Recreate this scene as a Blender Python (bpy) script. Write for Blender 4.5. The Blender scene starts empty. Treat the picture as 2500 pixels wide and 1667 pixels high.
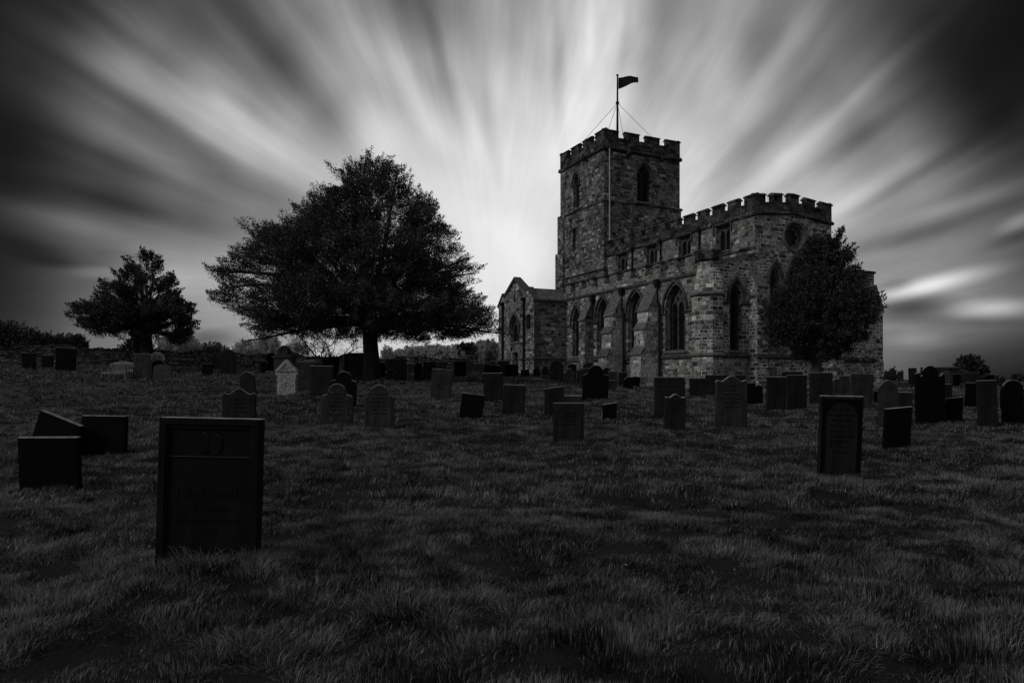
import bpy, math, random
import numpy as np
from mathutils import Vector, Matrix
R = math.radians
SC = bpy.context.scene
COL = SC.collection
rnd = random.Random(11)
rng = np.random.default_rng(7)
F_PX = 1667.0; HZ = 915.0; CX = 1250.0; CAMZ = 1.6

# ------------------------------------------------------------------ camera
cam = bpy.data.objects.new("camera", bpy.data.cameras.new("camera"))
COL.objects.link(cam)
cam.location = (0, 0, CAMZ); cam.rotation_euler = (R(90), 0, 0)
cam.data.lens = 24; cam.data.sensor_width = 36; cam.data.shift_y = 0.0326
cam.data.clip_end = 6000; cam.data.clip_start = 0.05
SC.camera = cam
SC.view_settings.view_transform = 'Standard'
SC.view_settings.look = 'None'
SC.view_settings.exposure = 0.0
SC.view_settings.gamma = 1.0
SC.cycles.max_bounces = 5
SC.cycles.transparent_max_bounces = 4

# ------------------------------------------------------------------ world: radiating long-exposure cloud over a Nishita sky
SUN_AZ, SUN_EL = R(-121), R(33)      # azimuth from +Y towards +X
sun = bpy.data.lights.new("sun", 'SUN'); sun.energy = 0.78; sun.angle = R(20); sun.color = (1.0, .985, .96)
so = bpy.data.objects.new("sun", sun); COL.objects.link(so)
sd = Vector((math.sin(SUN_AZ)*math.cos(SUN_EL), math.cos(SUN_AZ)*math.cos(SUN_EL), math.sin(SUN_EL)))
so.rotation_euler = sd.to_track_quat('Z', 'Y').to_euler()
so.location = sd*50

def sky():
    w = bpy.data.worlds.new("World"); SC.world = w; w.use_nodes = True
    nt = w.node_tree; N = nt.nodes; L = nt.links; N.clear()
    def nd(t, **k):
        n = N.new(t)
        for a, b in k.items(): setattr(n, a, b)
        return n
    def M(op, a, b=None, c=None, clamp=False):
        n = nd('ShaderNodeMath', operation=op, use_clamp=clamp)
        for i, v in enumerate((a, b, c)):
            if v is None: continue
            if isinstance(v, (int, float)): n.inputs[i].default_value = v
            else: L.new(v, n.inputs[i])
        return n.outputs[0]
    def sstep(v, a, b, lo=0., hi=1.):
        n = nd('ShaderNodeMapRange', interpolation_type='SMOOTHSTEP')
        L.new(v, n.inputs[0])
        for i, x in enumerate((a, b, lo, hi)): n.inputs[i+1].default_value = x
        return n.outputs[0]
    AZ0, EA, EB = -0.03, 0.14, -0.05
    tc = nd('ShaderNodeTexCoord'); sp = nd('ShaderNodeSeparateXYZ'); L.new(tc.outputs['Generated'], sp.inputs[0])
    x, y, z = sp.outputs
    az = M('ARCTAN2', x, y); el = M('ARCSINE', z)
    el = M('MAXIMUM', el, -0.02)
    el0 = sstep(az, -.3, .3, EA, EB)
    da = M('SUBTRACT', az, AZ0); de = M('SUBTRACT', el, el0)
    phi = M('ARCTAN2', da, de)
    rho = M('SQRT', M('ADD', M('MULTIPLY', da, da), M('MULTIPLY', de, de)))
    def polar(a, e):
        t = min(1, max(0, (a+.3)/.6)); t = t*t*(3-2*t); e0 = EA+(EB-EA)*t
        return math.atan2(a-AZ0, e-e0), math.hypot(a-AZ0, e-e0)
    # brightness of the cloud as seen around the sky, left half then right half (source x, y, level)
    LZ = """0 0 20;250 0 30;600 0 42;900 0 55;1050 0 72;1120 0 112;1400 0 118;1550 0 100;1700 0 74;1850 0 82;2000 0 112
0 130 28;250 130 52;600 130 70;900 130 88;1120 130 80;1250 130 122;1500 130 125;1750 130 100;2000 130 130
0 250 35;150 250 58;300 250 78;600 250 100;900 250 105;1100 250 84;1250 250 92;1400 250 125;1650 250 165;1800 250 130;1950 250 175;2100 250 150
0 380 25;200 380 80;400 380 70;500 380 95;700 380 140;850 380 155;1050 380 125;1250 380 88;1400 380 135;1550 380 150;1750 380 205;1900 380 190;2050 380 165
0 500 15;150 500 60;250 500 95;400 500 118;600 500 112;700 500 100;850 500 175;950 500 190;1100 500 165;1300 500 128;1450 500 165;1600 500 212;1750 500 195;1900 500 190;2100 500 200
0 620 12;200 620 45;400 620 90;600 620 125;750 620 112;850 620 110;1000 620 180;1150 620 200;1350 620 190;1550 620 232;1750 620 215;2000 620 200
0 720 18;150 720 30;350 720 50;550 720 80;750 720 115;850 720 95;1000 720 110;1150 720 150;1300 720 200;2000 720 222
0 800 25;250 800 42;500 800 62;700 800 75;900 800 78;1100 800 100;1250 800 165;2050 800 225
0 870 78;100 870 70;300 870 52;600 870 70;800 870 72;1000 870 95;1150 870 130;2100 870 226
0 920 88;150 920 120;300 920 85;450 920 92;700 920 95;900 920 118;1050 920 150
0 1000 25;150 1000 80;250 1000 115;450 1000 118;600 1000 135;800 1000 150;2100 1000 226
0 1100 14;150 1100 35;300 1100 60;450 1100 105;850 1100 170;2080 1100 225
0 1170 20;150 1170 60;350 1170 125;850 1170 170;2100 1200 222
0 1250 60;200 1250 92;350 1250 100;880 1250 190;2050 1300 215
0 1340 52;200 1340 78;400 1380 105;880 1340 160;1750 1430 180;2050 1420 205
0 1400 40;400 1430 120;860 1420 98;950 1440 110;1100 1460 160;1700 1480 205;2050 1440 212"""
    RZ = """0 0 120;100 0 130;200 0 150;300 0 178;500 0 190;590 0 112;700 0 118;850 0 132;1000 0 128;1120 0 98;1300 0 100;1500 0 68;1700 0 45;1900 0 20;2178 0 9
0 130 150;250 130 200;500 130 195;650 130 120;900 130 140;1080 130 125;1250 130 92;1450 130 78;1700 130 50;1950 130 18;2178 130 9
0 250 180;150 250 175;300 250 215;450 250 205;600 250 165;900 250 150;1000 250 120;1150 250 145;1300 250 95;1500 250 78;1750 250 45;2000 250 20;2178 250 12
0 380 200;200 380 222;400 380 215;650 380 190;850 380 185;1000 380 150;1200 380 150;1350 380 120;1550 380 78;1800 380 55;2050 380 25;2178 380 18
0 450 205;250 450 226;800 450 205;950 450 185;1100 450 178;1300 450 140;1500 450 88;1700 450 80;2000 450 42;2178 450 25
0 600 218;750 600 215;950 600 150;1100 600 168;1300 600 170;1500 600 108;1700 600 100;1900 600 78;2178 600 45
750 720 215;950 720 138;1150 720 200;1350 720 192;1600 720 150;1800 720 128;2000 720 90;2178 720 40
780 850 212;900 850 180;1400 850 195;1550 850 175;1700 850 130;1800 850 175;1950 850 180;2100 850 130;2178 850 145
1450 950 200;1600 950 110;1800 950 95;2000 950 100;2100 950 170;2178 950 175
1420 1030 130;1550 1030 85;1700 1030 72;1900 1030 90;2100 1010 60;2178 1030 75
1480 1120 150;1600 1120 130;1750 1120 118;1900 1120 110;2100 1100 75;2178 1100 55
1600 1180 110;1750 1180 195;1900 1180 200;2178 1180 140
1600 1260 222;1750 1225 238;1900 1230 200;2100 1240 180
1620 1320 55;1750 1300 60;1900 1310 185;2050 1310 238;2178 1310 232
1600 1380 120;1750 1380 70;1950 1390 95;2178 1390 60
1600 1480 125;1800 1480 62;2000 1480 40;2178 1480 28
1600 1550 100;1900 1550 45;2178 1550 20"""
    S = []
    for off, txt in ((0, LZ), (1250, RZ)):
        for tok in txt.replace('\n', ';').split(';'):
            a, b, v = map(float, tok.split())
            px, py = off+a/1.7424, b/1.7424
            X, Z = (px-CX)/F_PX, (HZ-py)/F_PX
            p, r = polar(math.atan2(X, 1), math.atan2(Z, math.hypot(X, 1)))
            S.append((p, r, v/255.))
    S = np.array(S)
    rings = [0.06, 0.15, 0.24, 0.33, 0.42, 0.52, 0.63, 0.75]
    val = None; prev_r = None
    # slow wander so the bands are not ruler-straight
    wv = nd('ShaderNodeCombineXYZ'); L.new(M('MULTIPLY', phi, 1.2), wv.inputs[0]); L.new(M('MULTIPLY', rho, 3.0), wv.inputs[1])
    wn = nd('ShaderNodeTexNoise'); wn.inputs['Scale'].default_value = 1.5; wn.inputs['Detail'].default_value = 2; L.new(wv.outputs[0], wn.inputs['Vector'])
    pw = M('ADD', phi, M('MULTIPLY_ADD', wn.outputs[0], .10, -.05))
    sides = [(-1.98, .04, 31), (.04, 1.66, 29)]
    xin = [M('MULTIPLY_ADD', pw, 1/(b_-a_), -a_/(b_-a_)) for a_, b_, n_ in sides]
    for r in rings:
        outs = []
        for (a_, b_, n_), xi in zip(sides, xin):
            ramp = nd('ShaderNodeValToRGB'); cr = ramp.color_ramp; cr.interpolation = 'CARDINAL'; els = cr.elements
            for i in range(n_):
                a = a_+(b_-a_)*i/(n_-1)
                dp = (S[:, 0]-a+math.pi) % (2*math.pi)-math.pi
                q = (dp*max(r, .10)/.030)**2 + ((S[:, 1]-r)/.055)**2
                wgt = np.exp(-.5*q) + 4e-3*np.exp(-.5*q/9) + 1e-7/(1+q)
                v = float((wgt*S[:, 2]).sum()/wgt.sum())
                pos = i/(n_-1)
                if i == 0: e = els[0]; e.position = 0
                elif i == n_-1: e = els[-1]; e.position = 1
                else: e = els.new(pos)
                e.color = (v, v, v, 1)
            L.new(xi, ramp.inputs[0]); outs.append(ramp.outputs[0])
        f2 = M('GREATER_THAN', pw, .04)
        mx = nd('ShaderNodeMix', data_type='FLOAT'); L.new(f2, mx.inputs[0]); L.new(outs[0], mx.inputs[2]); L.new(outs[1], mx.inputs[3]); o = mx.outputs[0]
        if val is None: val = o
        else:
            f = sstep(rho, prev_r, r)
            mx = nd('ShaderNodeMix', data_type='FLOAT'); L.new(f, mx.inputs[0]); L.new(val, mx.inputs[2]); L.new(o, mx.inputs[3])
            val = mx.outputs[0]
        prev_r = r
    # beyond the mapped part the deck is an even grey
    mx = nd('ShaderNodeMix', data_type='FLOAT'); L.new(sstep(rho, .86, 1.5), mx.inputs[0]); L.new(val, mx.inputs[2]); mx.inputs[3].default_value = BACK
    val = mx.outputs[0]
    # individual drawn-out cloud bands: where they stand in the sky, length, width, strength
    BANDS = [(0,960,540,480,85,730,340,.10),(0,640,490,330,32,370,210,-.10),(0,1000,745,330,58,400,190,-.13),(0,560,610,380,50,550,260,.07),
      (0,1220,310,400,55,380,430,-.11),(0,1370,250,350,42,370,430,.05),(0,1580,575,170,75,180,240,.10),(0,1760,400,240,42,200,330,.12),
      (0,1890,300,260,32,120,330,-.11),(0,1960,430,230,32,110,300,.08),(0,1720,30,190,110,100,200,-.06),(0,200,915,330,36,340,70,.10),
      (0,420,850,400,42,350,60,-.07),(0,400,1000,320,36,300,60,.06),(0,150,1060,220,36,200,60,-.09),(0,400,1157,140,20,130,10,.13),(0,230,1120,170,22,170,30,-.07),
      (0,880,1440,150,30,150,0,-.16),(0,420,260,350,50,540,290,.07),(0,560,180,350,32,500,330,-.07),(0,950,260,300,50,350,330,-.05),(0,1300,620,220,26,240,190,.05),
      (0,700,930,330,26,330,100,-.05),(0,520,700,330,26,400,150,-.06),(0,2080,520,260,26,40,260,-.06),(0,1500,120,260,26,150,250,.05),(0,1150,520,300,24,320,210,-.06),
      (1250,370,210,330,115,-60,400,.04),(1250,620,110,230,60,-50,230,-.10),(1250,190,280,270,24,10,260,-.10),(1250,60,200,260,30,0,260,.03),(1250,1060,180,280,55,-120,300,-.07),
      (1250,900,150,260,55,-60,300,.05),(1250,1100,310,290,44,-300,370,.11),(1250,1020,620,250,50,-170,180,-.13),(1250,750,560,150,90,-50,150,.04),(1250,1230,640,330,40,-400,330,.10),
      (1250,1460,600,280,32,-350,230,-.10),(1250,1500,810,300,38,-400,230,.12),(1250,1700,760,290,26,-300,170,-.10),(1250,1900,880,330,34,-400,150,.13),(1250,1760,965,330,34,-400,110,-.14),
      (1250,2150,940,110,26,-100,45,.22),(1250,1700,1020,250,30,-250,50,-.06),(1250,2130,1010,130,22,-100,35,-.12),(1250,1790,1210,240,30,-250,60,.28),(1250,1620,1215,80,20,-80,10,-.1),
      (1250,1690,1310,190,40,-150,10,-.30),(1250,2060,1312,200,34,180,-8,.32),(1250,1850,1368,270,22,250,0,-.10),(1250,1720,1450,160,28,150,0,.10),(1250,1330,330,330,50,-330,330,-.05),
      (1250,1620,300,330,30,-330,300,.05),(1250,1430,440,330,24,-350,300,.05),(1250,1850,620,300,45,-350,200,-.05),(1250,2000,700,300,26,-350,180,.06),(1250,480,120,220,18,-20,220,-.05),(1250,330,120,220,18,0,220,.05)]
    sky_uv = nd('ShaderNodeCombineXYZ'); L.new(M('ADD', az, M('MULTIPLY_ADD', wn.outputs[0], .03, -.015)), sky_uv.inputs[0]); L.new(el, sky_uv.inputs[1])
    def ae(px, py):
        X, Z = (px-CX)/F_PX, (HZ-py)/F_PX; return math.atan2(X, 1), math.atan2(Z, math.hypot(X, 1))
    for off, cx_, cy_, hl, hw, dx, dy, amp in BANDS:
        kk = 1.7424; q = math.hypot(dx, dy); ux, uy = dx/q, dy/q
        c0 = ae(off+cx_/kk, cy_/kk); c1 = ae(off+(cx_+ux*hl)/kk, (cy_+uy*hl)/kk); c2 = ae(off+(cx_-uy*hw)/kk, (cy_+ux*hw)/kk)
        vl = (c1[0]-c0[0], c1[1]-c0[1]); rot = math.atan2(vl[1], vl[0]); sl = math.hypot(*vl)*(1.75 if hl > 200 else 1.5)
        vw = (c2[0]-c0[0], c2[1]-c0[1]); sw = abs(-math.sin(rot)*vw[0]+math.cos(rot)*vw[1])*2.0
        mp = nd('ShaderNodeMapping', vector_type='TEXTURE'); L.new(sky_uv.outputs[0], mp.inputs[0])
        mp.inputs[1].default_value = (c0[0], c0[1], 0); mp.inputs[2].default_value = (0, 0, rot); mp.inputs[3].default_value = (sl, sw, 1)
        gr = nd('ShaderNodeTexGradient', gradient_type='SPHERICAL'); L.new(mp.outputs[0], gr.inputs[0])
        val = M('MULTIPLY_ADD', sstep(gr.outputs['Fac'], 0, 1.0), amp*(.85 if amp < .2 else 1.1), val)
    # fine streaks
    cv = nd('ShaderNodeCombineXYZ'); L.new(M('MULTIPLY', phi, 3.4), cv.inputs[0]); L.new(M('MULTIPLY', rho, 2.6), cv.inputs[1])
    no = nd('ShaderNodeTexNoise'); no.inputs['Scale'].default_value = 1.6; no.inputs['Detail'].default_value = 3.5; no.inputs['Roughness'].default_value = .55
    L.new(cv.outputs[0], no.inputs['Vector'])
    k = M('ADD', M('MULTIPLY', M('SUBTRACT', no.outputs[0], .5), sstep(rho, .1, .5, .05, .34)), 1.03)
    val = M('MULTIPLY', val, k)
    cv2 = nd('ShaderNodeCombineXYZ'); L.new(M('MULTIPLY', phi, 9.0), cv2.inputs[0]); L.new(M('MULTIPLY', rho, 2.4), cv2.inputs[1])
    no2 = nd('ShaderNodeTexNoise'); no2.inputs['Scale'].default_value = 1.3; no2.inputs['Detail'].default_value = 5; no2.inputs['Roughness'].default_value = .6; L.new(cv2.outputs[0], no2.inputs['Vector'])
    val = M('MULTIPLY', val, M('ADD', M('MULTIPLY', M('SUBTRACT', no2.outputs[0], .5), sstep(rho, .12, .5, .03, .34)), 1.0))
    no3 = nd('ShaderNodeTexNoise'); no3.inputs['Scale'].default_value = 4.5; no3.inputs['Detail'].default_value = 4; L.new(sky_uv.outputs[0], no3.inputs['Vector'])
    val = M('MULTIPLY', val, M('ADD', M('MULTIPLY', M('SUBTRACT', no3.outputs[0], .5), .30), 1.0))
    # sky value is lowered towards both flanks, back to full behind
    aaz = M('ABSOLUTE', az)
    val = M('MULTIPLY', val, M('ADD', sstep(aaz, .52, .70, 1.0, .55), sstep(aaz, .78, 1.3, 0, .45)))
    lin = M('POWER', M('MAXIMUM', val, 0.0), 2.2)
    st = nd('ShaderNodeTexSky', sky_type='NISHITA'); st.sun_disc = False; st.sun_elevation = SUN_EL; st.sun_rotation = SUN_AZ
    bw = nd('ShaderNodeRGBToBW'); L.new(st.outputs[0], bw.inputs[0])
    tot = M('ADD', M('MULTIPLY', lin, 10.6), M('MULTIPLY', bw.outputs[0], .012))
    bg = nd('ShaderNodeBackground'); L.new(tot, bg.inputs[0]); bg.inputs[1].default_value = 0.1
    out = nd('ShaderNodeOutputWorld'); L.new(bg.outputs[0], out.inputs[0])
    w.cycles.sampling_method = 'MANUAL'; w.cycles.sample_map_resolution = 512
BACK = 0.40
sky()

# ------------------------------------------------------------------ helpers
def sst(x, a, b):
    t = np.clip((x-a)/(b-a), 0, 1); return t*t*(3-2*t)
def hash2(ix, iy, s):
    h = (ix.astype(np.int64)*374761393 + iy.astype(np.int64)*668265263 + s*974634777) & 0x7fffffff
    h = (h ^ (h >> 13))*1274126177 & 0x7fffffff
    return ((h ^ (h >> 16)) & 0xffff)/65535.
def vnoise(x, y, s=0):
    x = np.asarray(x, float); y = np.asarray(y, float)
    ix = np.floor(x); iy = np.floor(y); fx = x-ix; fy = y-iy
    fx = fx*fx*(3-2*fx); fy = fy*fy*(3-2*fy)
    a = hash2(ix, iy, s); b = hash2(ix+1, iy, s); c = hash2(ix, iy+1, s); d = hash2(ix+1, iy+1, s)
    return (a*(1-fx)+b*fx)*(1-fy)+(c*(1-fx)+d*fx)*fy
GL = ([-50, 0, 6, 12, 17, 25, 35, 50, 62, 90, 300, 3000], [-1.6, -1.6, -1.6, -1.42, -1.25, -.85, -.45, .08, .25, -.3, -12, -60])
GR = ([-50, 0, 10, 20, 26, 42, 55, 70, 90, 300, 3000], [-1.6, -1.6, -1.6, -1.42, -1.28, -1.0, -.7, -.5, -1.2, -14, -60])
def ground(X, Y, bumps=False):
    X = np.asarray(X, float); Y = np.asarray(Y, float)
    gl = np.interp(Y, *GL) + .035*np.minimum(np.maximum(0, -X-12), 30)*sst(Y, 35, 50)*(1-sst(Y, 90, 200))
    gr = np.interp(Y, *GR)
    s = sst(X, -2, 14)
    g = CAMZ + gl*(1-s)+gr*s
    if bumps:
        m = 1-sst(Y, 60, 90)
        g = g + m*((vnoise(X*.55, Y*.75, 1)-.5)*.14 + (vnoise(X*2.3, Y*2.6, 2)-.5)*.10 + (vnoise(X*4.6, Y*5.2, 3)-.5)*.06)
    return g
def gz(x, y): return float(ground(x, y))
def depth_for(px, py):
    ds = np.linspace(3, 62, 1500)
    X = (px-CX)/F_PX*ds
    ypx = HZ-(ground(X, ds)-CAMZ)/ds*F_PX
    i = np.where(ypx <= py)[0]
    if len(i): return float(ds[i[0]])
    return float(ds[np.argmin(ypx)])

def tag(o, label=None, cat=None, group=None, kind=None):
    if label: o['label'] = label
    if cat: o['category'] = cat
    if group: o['group'] = group
    if kind: o['kind'] = kind
    return o
def empty(name, loc=(0, 0, 0), rz=0, label=None, cat=None, group=None):
    o = bpy.data.objects.new(name, None); COL.objects.link(o)
    o.location = loc; o.rotation_euler = (0, 0, rz); o.empty_display_size = .3
    return tag(o, label, cat, group)
def mesh_np(name, V, loops, starts, mat, parent=None, attr=None):
    me = bpy.data.meshes.new(name)
    me.vertices.add(len(V)); me.vertices.foreach_set('co', np.ascontiguousarray(V, dtype=np.float32).ravel())
    me.loops.add(len(loops)); me.loops.foreach_set('vertex_index', np.ascontiguousarray(loops, dtype=np.int32))
    me.polygons.add(len(starts)); me.polygons.foreach_set('loop_start', np.ascontiguousarray(starts, dtype=np.int32))
    me.update(calc_edges=True)
    if attr is not None:
        a = me.attributes.new('shade', 'FLOAT', 'POINT'); a.data.foreach_set('value', np.ascontiguousarray(attr, dtype=np.float32))
    if mat: me.materials.append(mat)
    o = bpy.data.objects.new(name, me); COL.objects.link(o)
    if parent: o.parent = parent
    return o
class MB:
    def __init__(s): s.v = []; s.f = []
    def add(s, vs, fs):
        n = len(s.v); s.v += [tuple(v) for v in vs]; s.f += [tuple(i+n for i in f) for f in fs]
    def hexa(s, p):   # 8 points: bottom 4 then top 4
        s.add(p, [(0, 3, 2, 1), (4, 5, 6, 7), (0, 1, 5, 4), (1, 2, 6, 5), (2, 3, 7, 6), (3, 0, 4, 7)])
    def box(s, x0, x1, y0, y1, z0, z1):
        s.hexa([(x0, y0, z0), (x1, y0, z0), (x1, y1, z0), (x0, y1, z0), (x0, y0, z1), (x1, y0, z1), (x1, y1, z1), (x0, y1, z1)])
    def tube(s, pts, rad, n=8, cap=True):
        pts = [Vector(p) for p in pts]; base = len(s.v); up = None
        for i, p in enumerate(pts):
            d = (pts[min(i+1, len(pts)-1)]-pts[max(i-1, 0)]).normalized()
            a = d.orthogonal().normalized() if up is None else (up-d*up.dot(d)).normalized()
            up = a; b = d.cross(a)
            r = rad[i] if isinstance(rad, (list, tuple)) else rad
            for k in range(n):
                t = 2*math.pi*k/n; s.v.append(tuple(p+a*(r*math.cos(t))+b*(r*math.sin(t))))
        for i in range(len(pts)-1):
            for k in range(n):
                q = base+i*n; s.f.append((q+k, q+(k+1) % n, q+n+(k+1) % n, q+n+k))
        if cap:
            s.f.append(tuple(base+k for k in reversed(range(n)))); s.f.append(tuple(base+(len(pts)-1)*n+k for k in range(n)))
    def prism(s, pts, y0, y1):  # polygon in xz extruded along y
        n = len(pts)
        s.add([(x, y0, z) for x, z in pts]+[(x, y1, z) for x, z in pts],
              [tuple(range(n)), tuple(range(2*n-1, n-1, -1))]+[(i, i+n, (i+1) % n+n, (i+1) % n) for i in range(n)])
    def build(s, name, mat, parent=None, uv=False, smooth=False, fix=True):
        me = bpy.data.meshes.new(name); me.from_pydata(s.v, [], s.f)
        if fix:
            import bmesh
            bm = bmesh.new(); bm.from_mesh(me); bmesh.ops.recalc_face_normals(bm, faces=bm.faces); bm.to_mesh(me); bm.free()
        if mat: me.materials.append(mat)
        if smooth: me.polygons.foreach_set('use_smooth', [True]*len(me.polygons))
        if uv: do_uv(me)
        o = bpy.data.objects.new(name, me); COL.objects.link(o)
        if parent: o.parent = parent
        return o
def do_uv(me):
    uvl = me.uv_layers.new(name='UVMap').data
    for p in me.polygons:
        n = p.normal
        for li in p.loop_indices:
            c = me.vertices[me.loops[li].vertex_index].co
            if abs(n.z) > .85: uv = (c.x, c.y)
            else:
                t = Vector((-n.y, n.x, 0)).normalized()
                uv = (c.dot(t)+7.3*round(math.atan2(n.y, n.x), 2), c.z)
            uvl[li].uv = uv
def fill2d(loops, thick):
    """flat outline with holes -> (verts, faces) extruded by thick along z, centred"""
    cu = bpy.data.curves.new('t', 'CURVE'); cu.dimensions = '2D'; cu.fill_mode = 'BOTH'; cu.extrude = thick/2
    for lp in loops:
        sp = cu.splines.new('POLY'); sp.points.add(len(lp)-1); sp.use_cyclic_u = True
        for i, (x, y) in enumerate(lp): sp.points[i].co = (x, y, 0, 1)
    ob = bpy.data.objects.new('t', cu); me = bpy.data.meshes.new_from_object(ob)
    vs = [tuple(v.co) for v in me.vertices]; fs = [tuple(p.vertices) for p in me.polygons]
    bpy.data.objects.remove(ob); bpy.data.curves.remove(cu); bpy.data.meshes.remove(me)
    return vs, fs
class Face:
    """a wall plane in church space: u runs along the wall, n outwards"""
    def __init__(s, ox, oy, e, n): s.o = (ox, oy); s.e = e; s.n = n
    def p(s, u, n, z): return (s.o[0]+s.e[0]*u+s.n[0]*n, s.o[1]+s.e[1]*u+s.n[1]*n, z)
    def slab(s, mb, loops, thick, front=0.0):
        vs, fs = fill2d(loops, thick)
        mb.add([s.p(x, front+z-thick/2, y) for x, y, z in vs], fs)
    def box(s, mb, u0, u1, n0, n1, z0, z1, z0b=None, z1b=None):
        z0b = z0 if z0b is None else z0b; z1b = z1 if z1b is None else z1b
        mb.hexa([s.p(u0, n0, z0), s.p(u1, n0, z0b), s.p(u1, n1, z0b), s.p(u0, n1, z0), s.p(u0, n0, z1), s.p(u1, n0, z1b), s.p(u1, n1, z1b), s.p(u0, n1, z1)])
    def string(s, mb, u0, u1, z, pr=.12, h=.16, zb=None):
        zb = z if zb is None else zb
        # weathered moulding: sloping top, small drip below
        P = [(-.05, -h), (pr*.6, -h), (pr, -h*.55), (pr, -h*.2), (0, h*.5), (-.05, h*.5)]
        vs = [s.p(u0, a, z+b) for a, b in P]+[s.p(u1, a, zb+b) for a, b in P]; n = len(P)
        mb.add(vs, [tuple(range(n)), tuple(range(2*n-1, n-1, -1))]+[(i, i+n, (i+1) % n+n, (i+1) % n) for i in range(n)])
def rect(x0, x1, y0, y1): return [(x0, y0), (x1, y0), (x1, y1), (x0, y1)]
def arch(cx, z0, zs, za, w, n=9):
    h = w/2; r = max(za-zs, h*1.001); Rr = (h*h+r*r)/(2*h); c = h-Rr
    a1 = math.asin(min(1, r/Rr)); pts = [(cx-h, z0), (cx+h, z0)]
    right = [(cx+c+Rr*math.cos(a1*i/n), zs+Rr*math.sin(a1*i/n)) for i in range(n+1)]
    left = [(2*cx-x, z) for x, z in reversed(right[:-1])]
    return pts+right+left
def circle(cx, cy, r, n=24): return [(cx+r*math.cos(2*math.pi*i/n), cy+r*math.sin(2*math.pi*i/n)) for i in range(n)]

# ------------------------------------------------------------------ materials
def new_mat(name):
    m = bpy.data.materials.new(name); m.use_nodes = True; nt = m.node_tree
    b = nt.nodes['Principled BSDF']
    class H: pass
    h = H(); h.m = m; h.nt = nt; h.b = b
    def nd(t, **k):
        n = nt.nodes.new(t)
        for a, v in k.items(): setattr(n, a, v)
        return n
    def M(op, a, b_=None, c=None, clamp=False):
        n = nd('ShaderNodeMath', operation=op, use_clamp=clamp)
        for i, v in enumerate((a, b_, c)):
            if v is None: continue
            if isinstance(v, (int, float)): n.inputs[i].default_value = v
            else: nt.links.new(v, n.inputs[i])
        return n.outputs[0]
    def noise(scale, det=4, vec=None, rough=.55, dist=0):
        n = nd('ShaderNodeTexNoise'); n.inputs['Scale'].default_value = scale; n.inputs['Detail'].default_value = det
        n.inputs['Roughness'].default_value = rough; n.inputs['Distortion'].default_value = dist
        if vec is not None: nt.links.new(vec, n.inputs['Vector'])
        return n.outputs[0]
    def rng_(v, a, b_, lo, hi, sm=False):
        n = nd('ShaderNodeMapRange', interpolation_type='SMOOTHSTEP' if sm else 'LINEAR'); nt.links.new(v, n.inputs[0])
        for i, x in enumerate((a, b_, lo, hi)): n.inputs[i+1].default_value = x
        return n.outputs[0]
    def ramp(v, st, interp='LINEAR'):
        n = nd('ShaderNodeValToRGB'); n.color_ramp.interpolation = interp
        for i, (p, c) in enumerate(st):
            e = n.color_ramp.elements[i] if i < 2 else n.color_ramp.elements.new(p)
            e.position = p; e.color = (c, c, c, 1)
        nt.links.new(v, n.inputs[0]); return n.outputs[0]
    def mix(f, a, b_):
        n = nd('ShaderNodeMix', data_type='FLOAT')
        for i, v in ((0, f), (2, a), (3, b_)):
            if isinstance(v, (int, float)): n.inputs[i].default_value = v
            else: nt.links.new(v, n.inputs[i])
        return n.outputs[0]
    def col(v): nt.links.new(v, b.inputs['Base Color'])
    def bump(v, st=.5, d=.02):
        n = nd('ShaderNodeBump'); n.inputs['Strength'].default_value = st; n.inputs['Distance'].default_value = d
        nt.links.new(v, n.inputs['Height']); nt.links.new(n.outputs[0], b.inputs['Normal'])
    h.nd, h.M, h.noise, h.rng, h.ramp, h.mix, h.col, h.bump = nd, M, noise, rng_, ramp, mix, col, bump
    h.obj = lambda: nd('ShaderNodeTexCoord').outputs['Object']
    h.uv = lambda: nd('ShaderNodeTexCoord').outputs['UV']
    b.inputs['Roughness'].default_value = .9; b.inputs['Specular IOR Level'].default_value = .25
    return h
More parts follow.
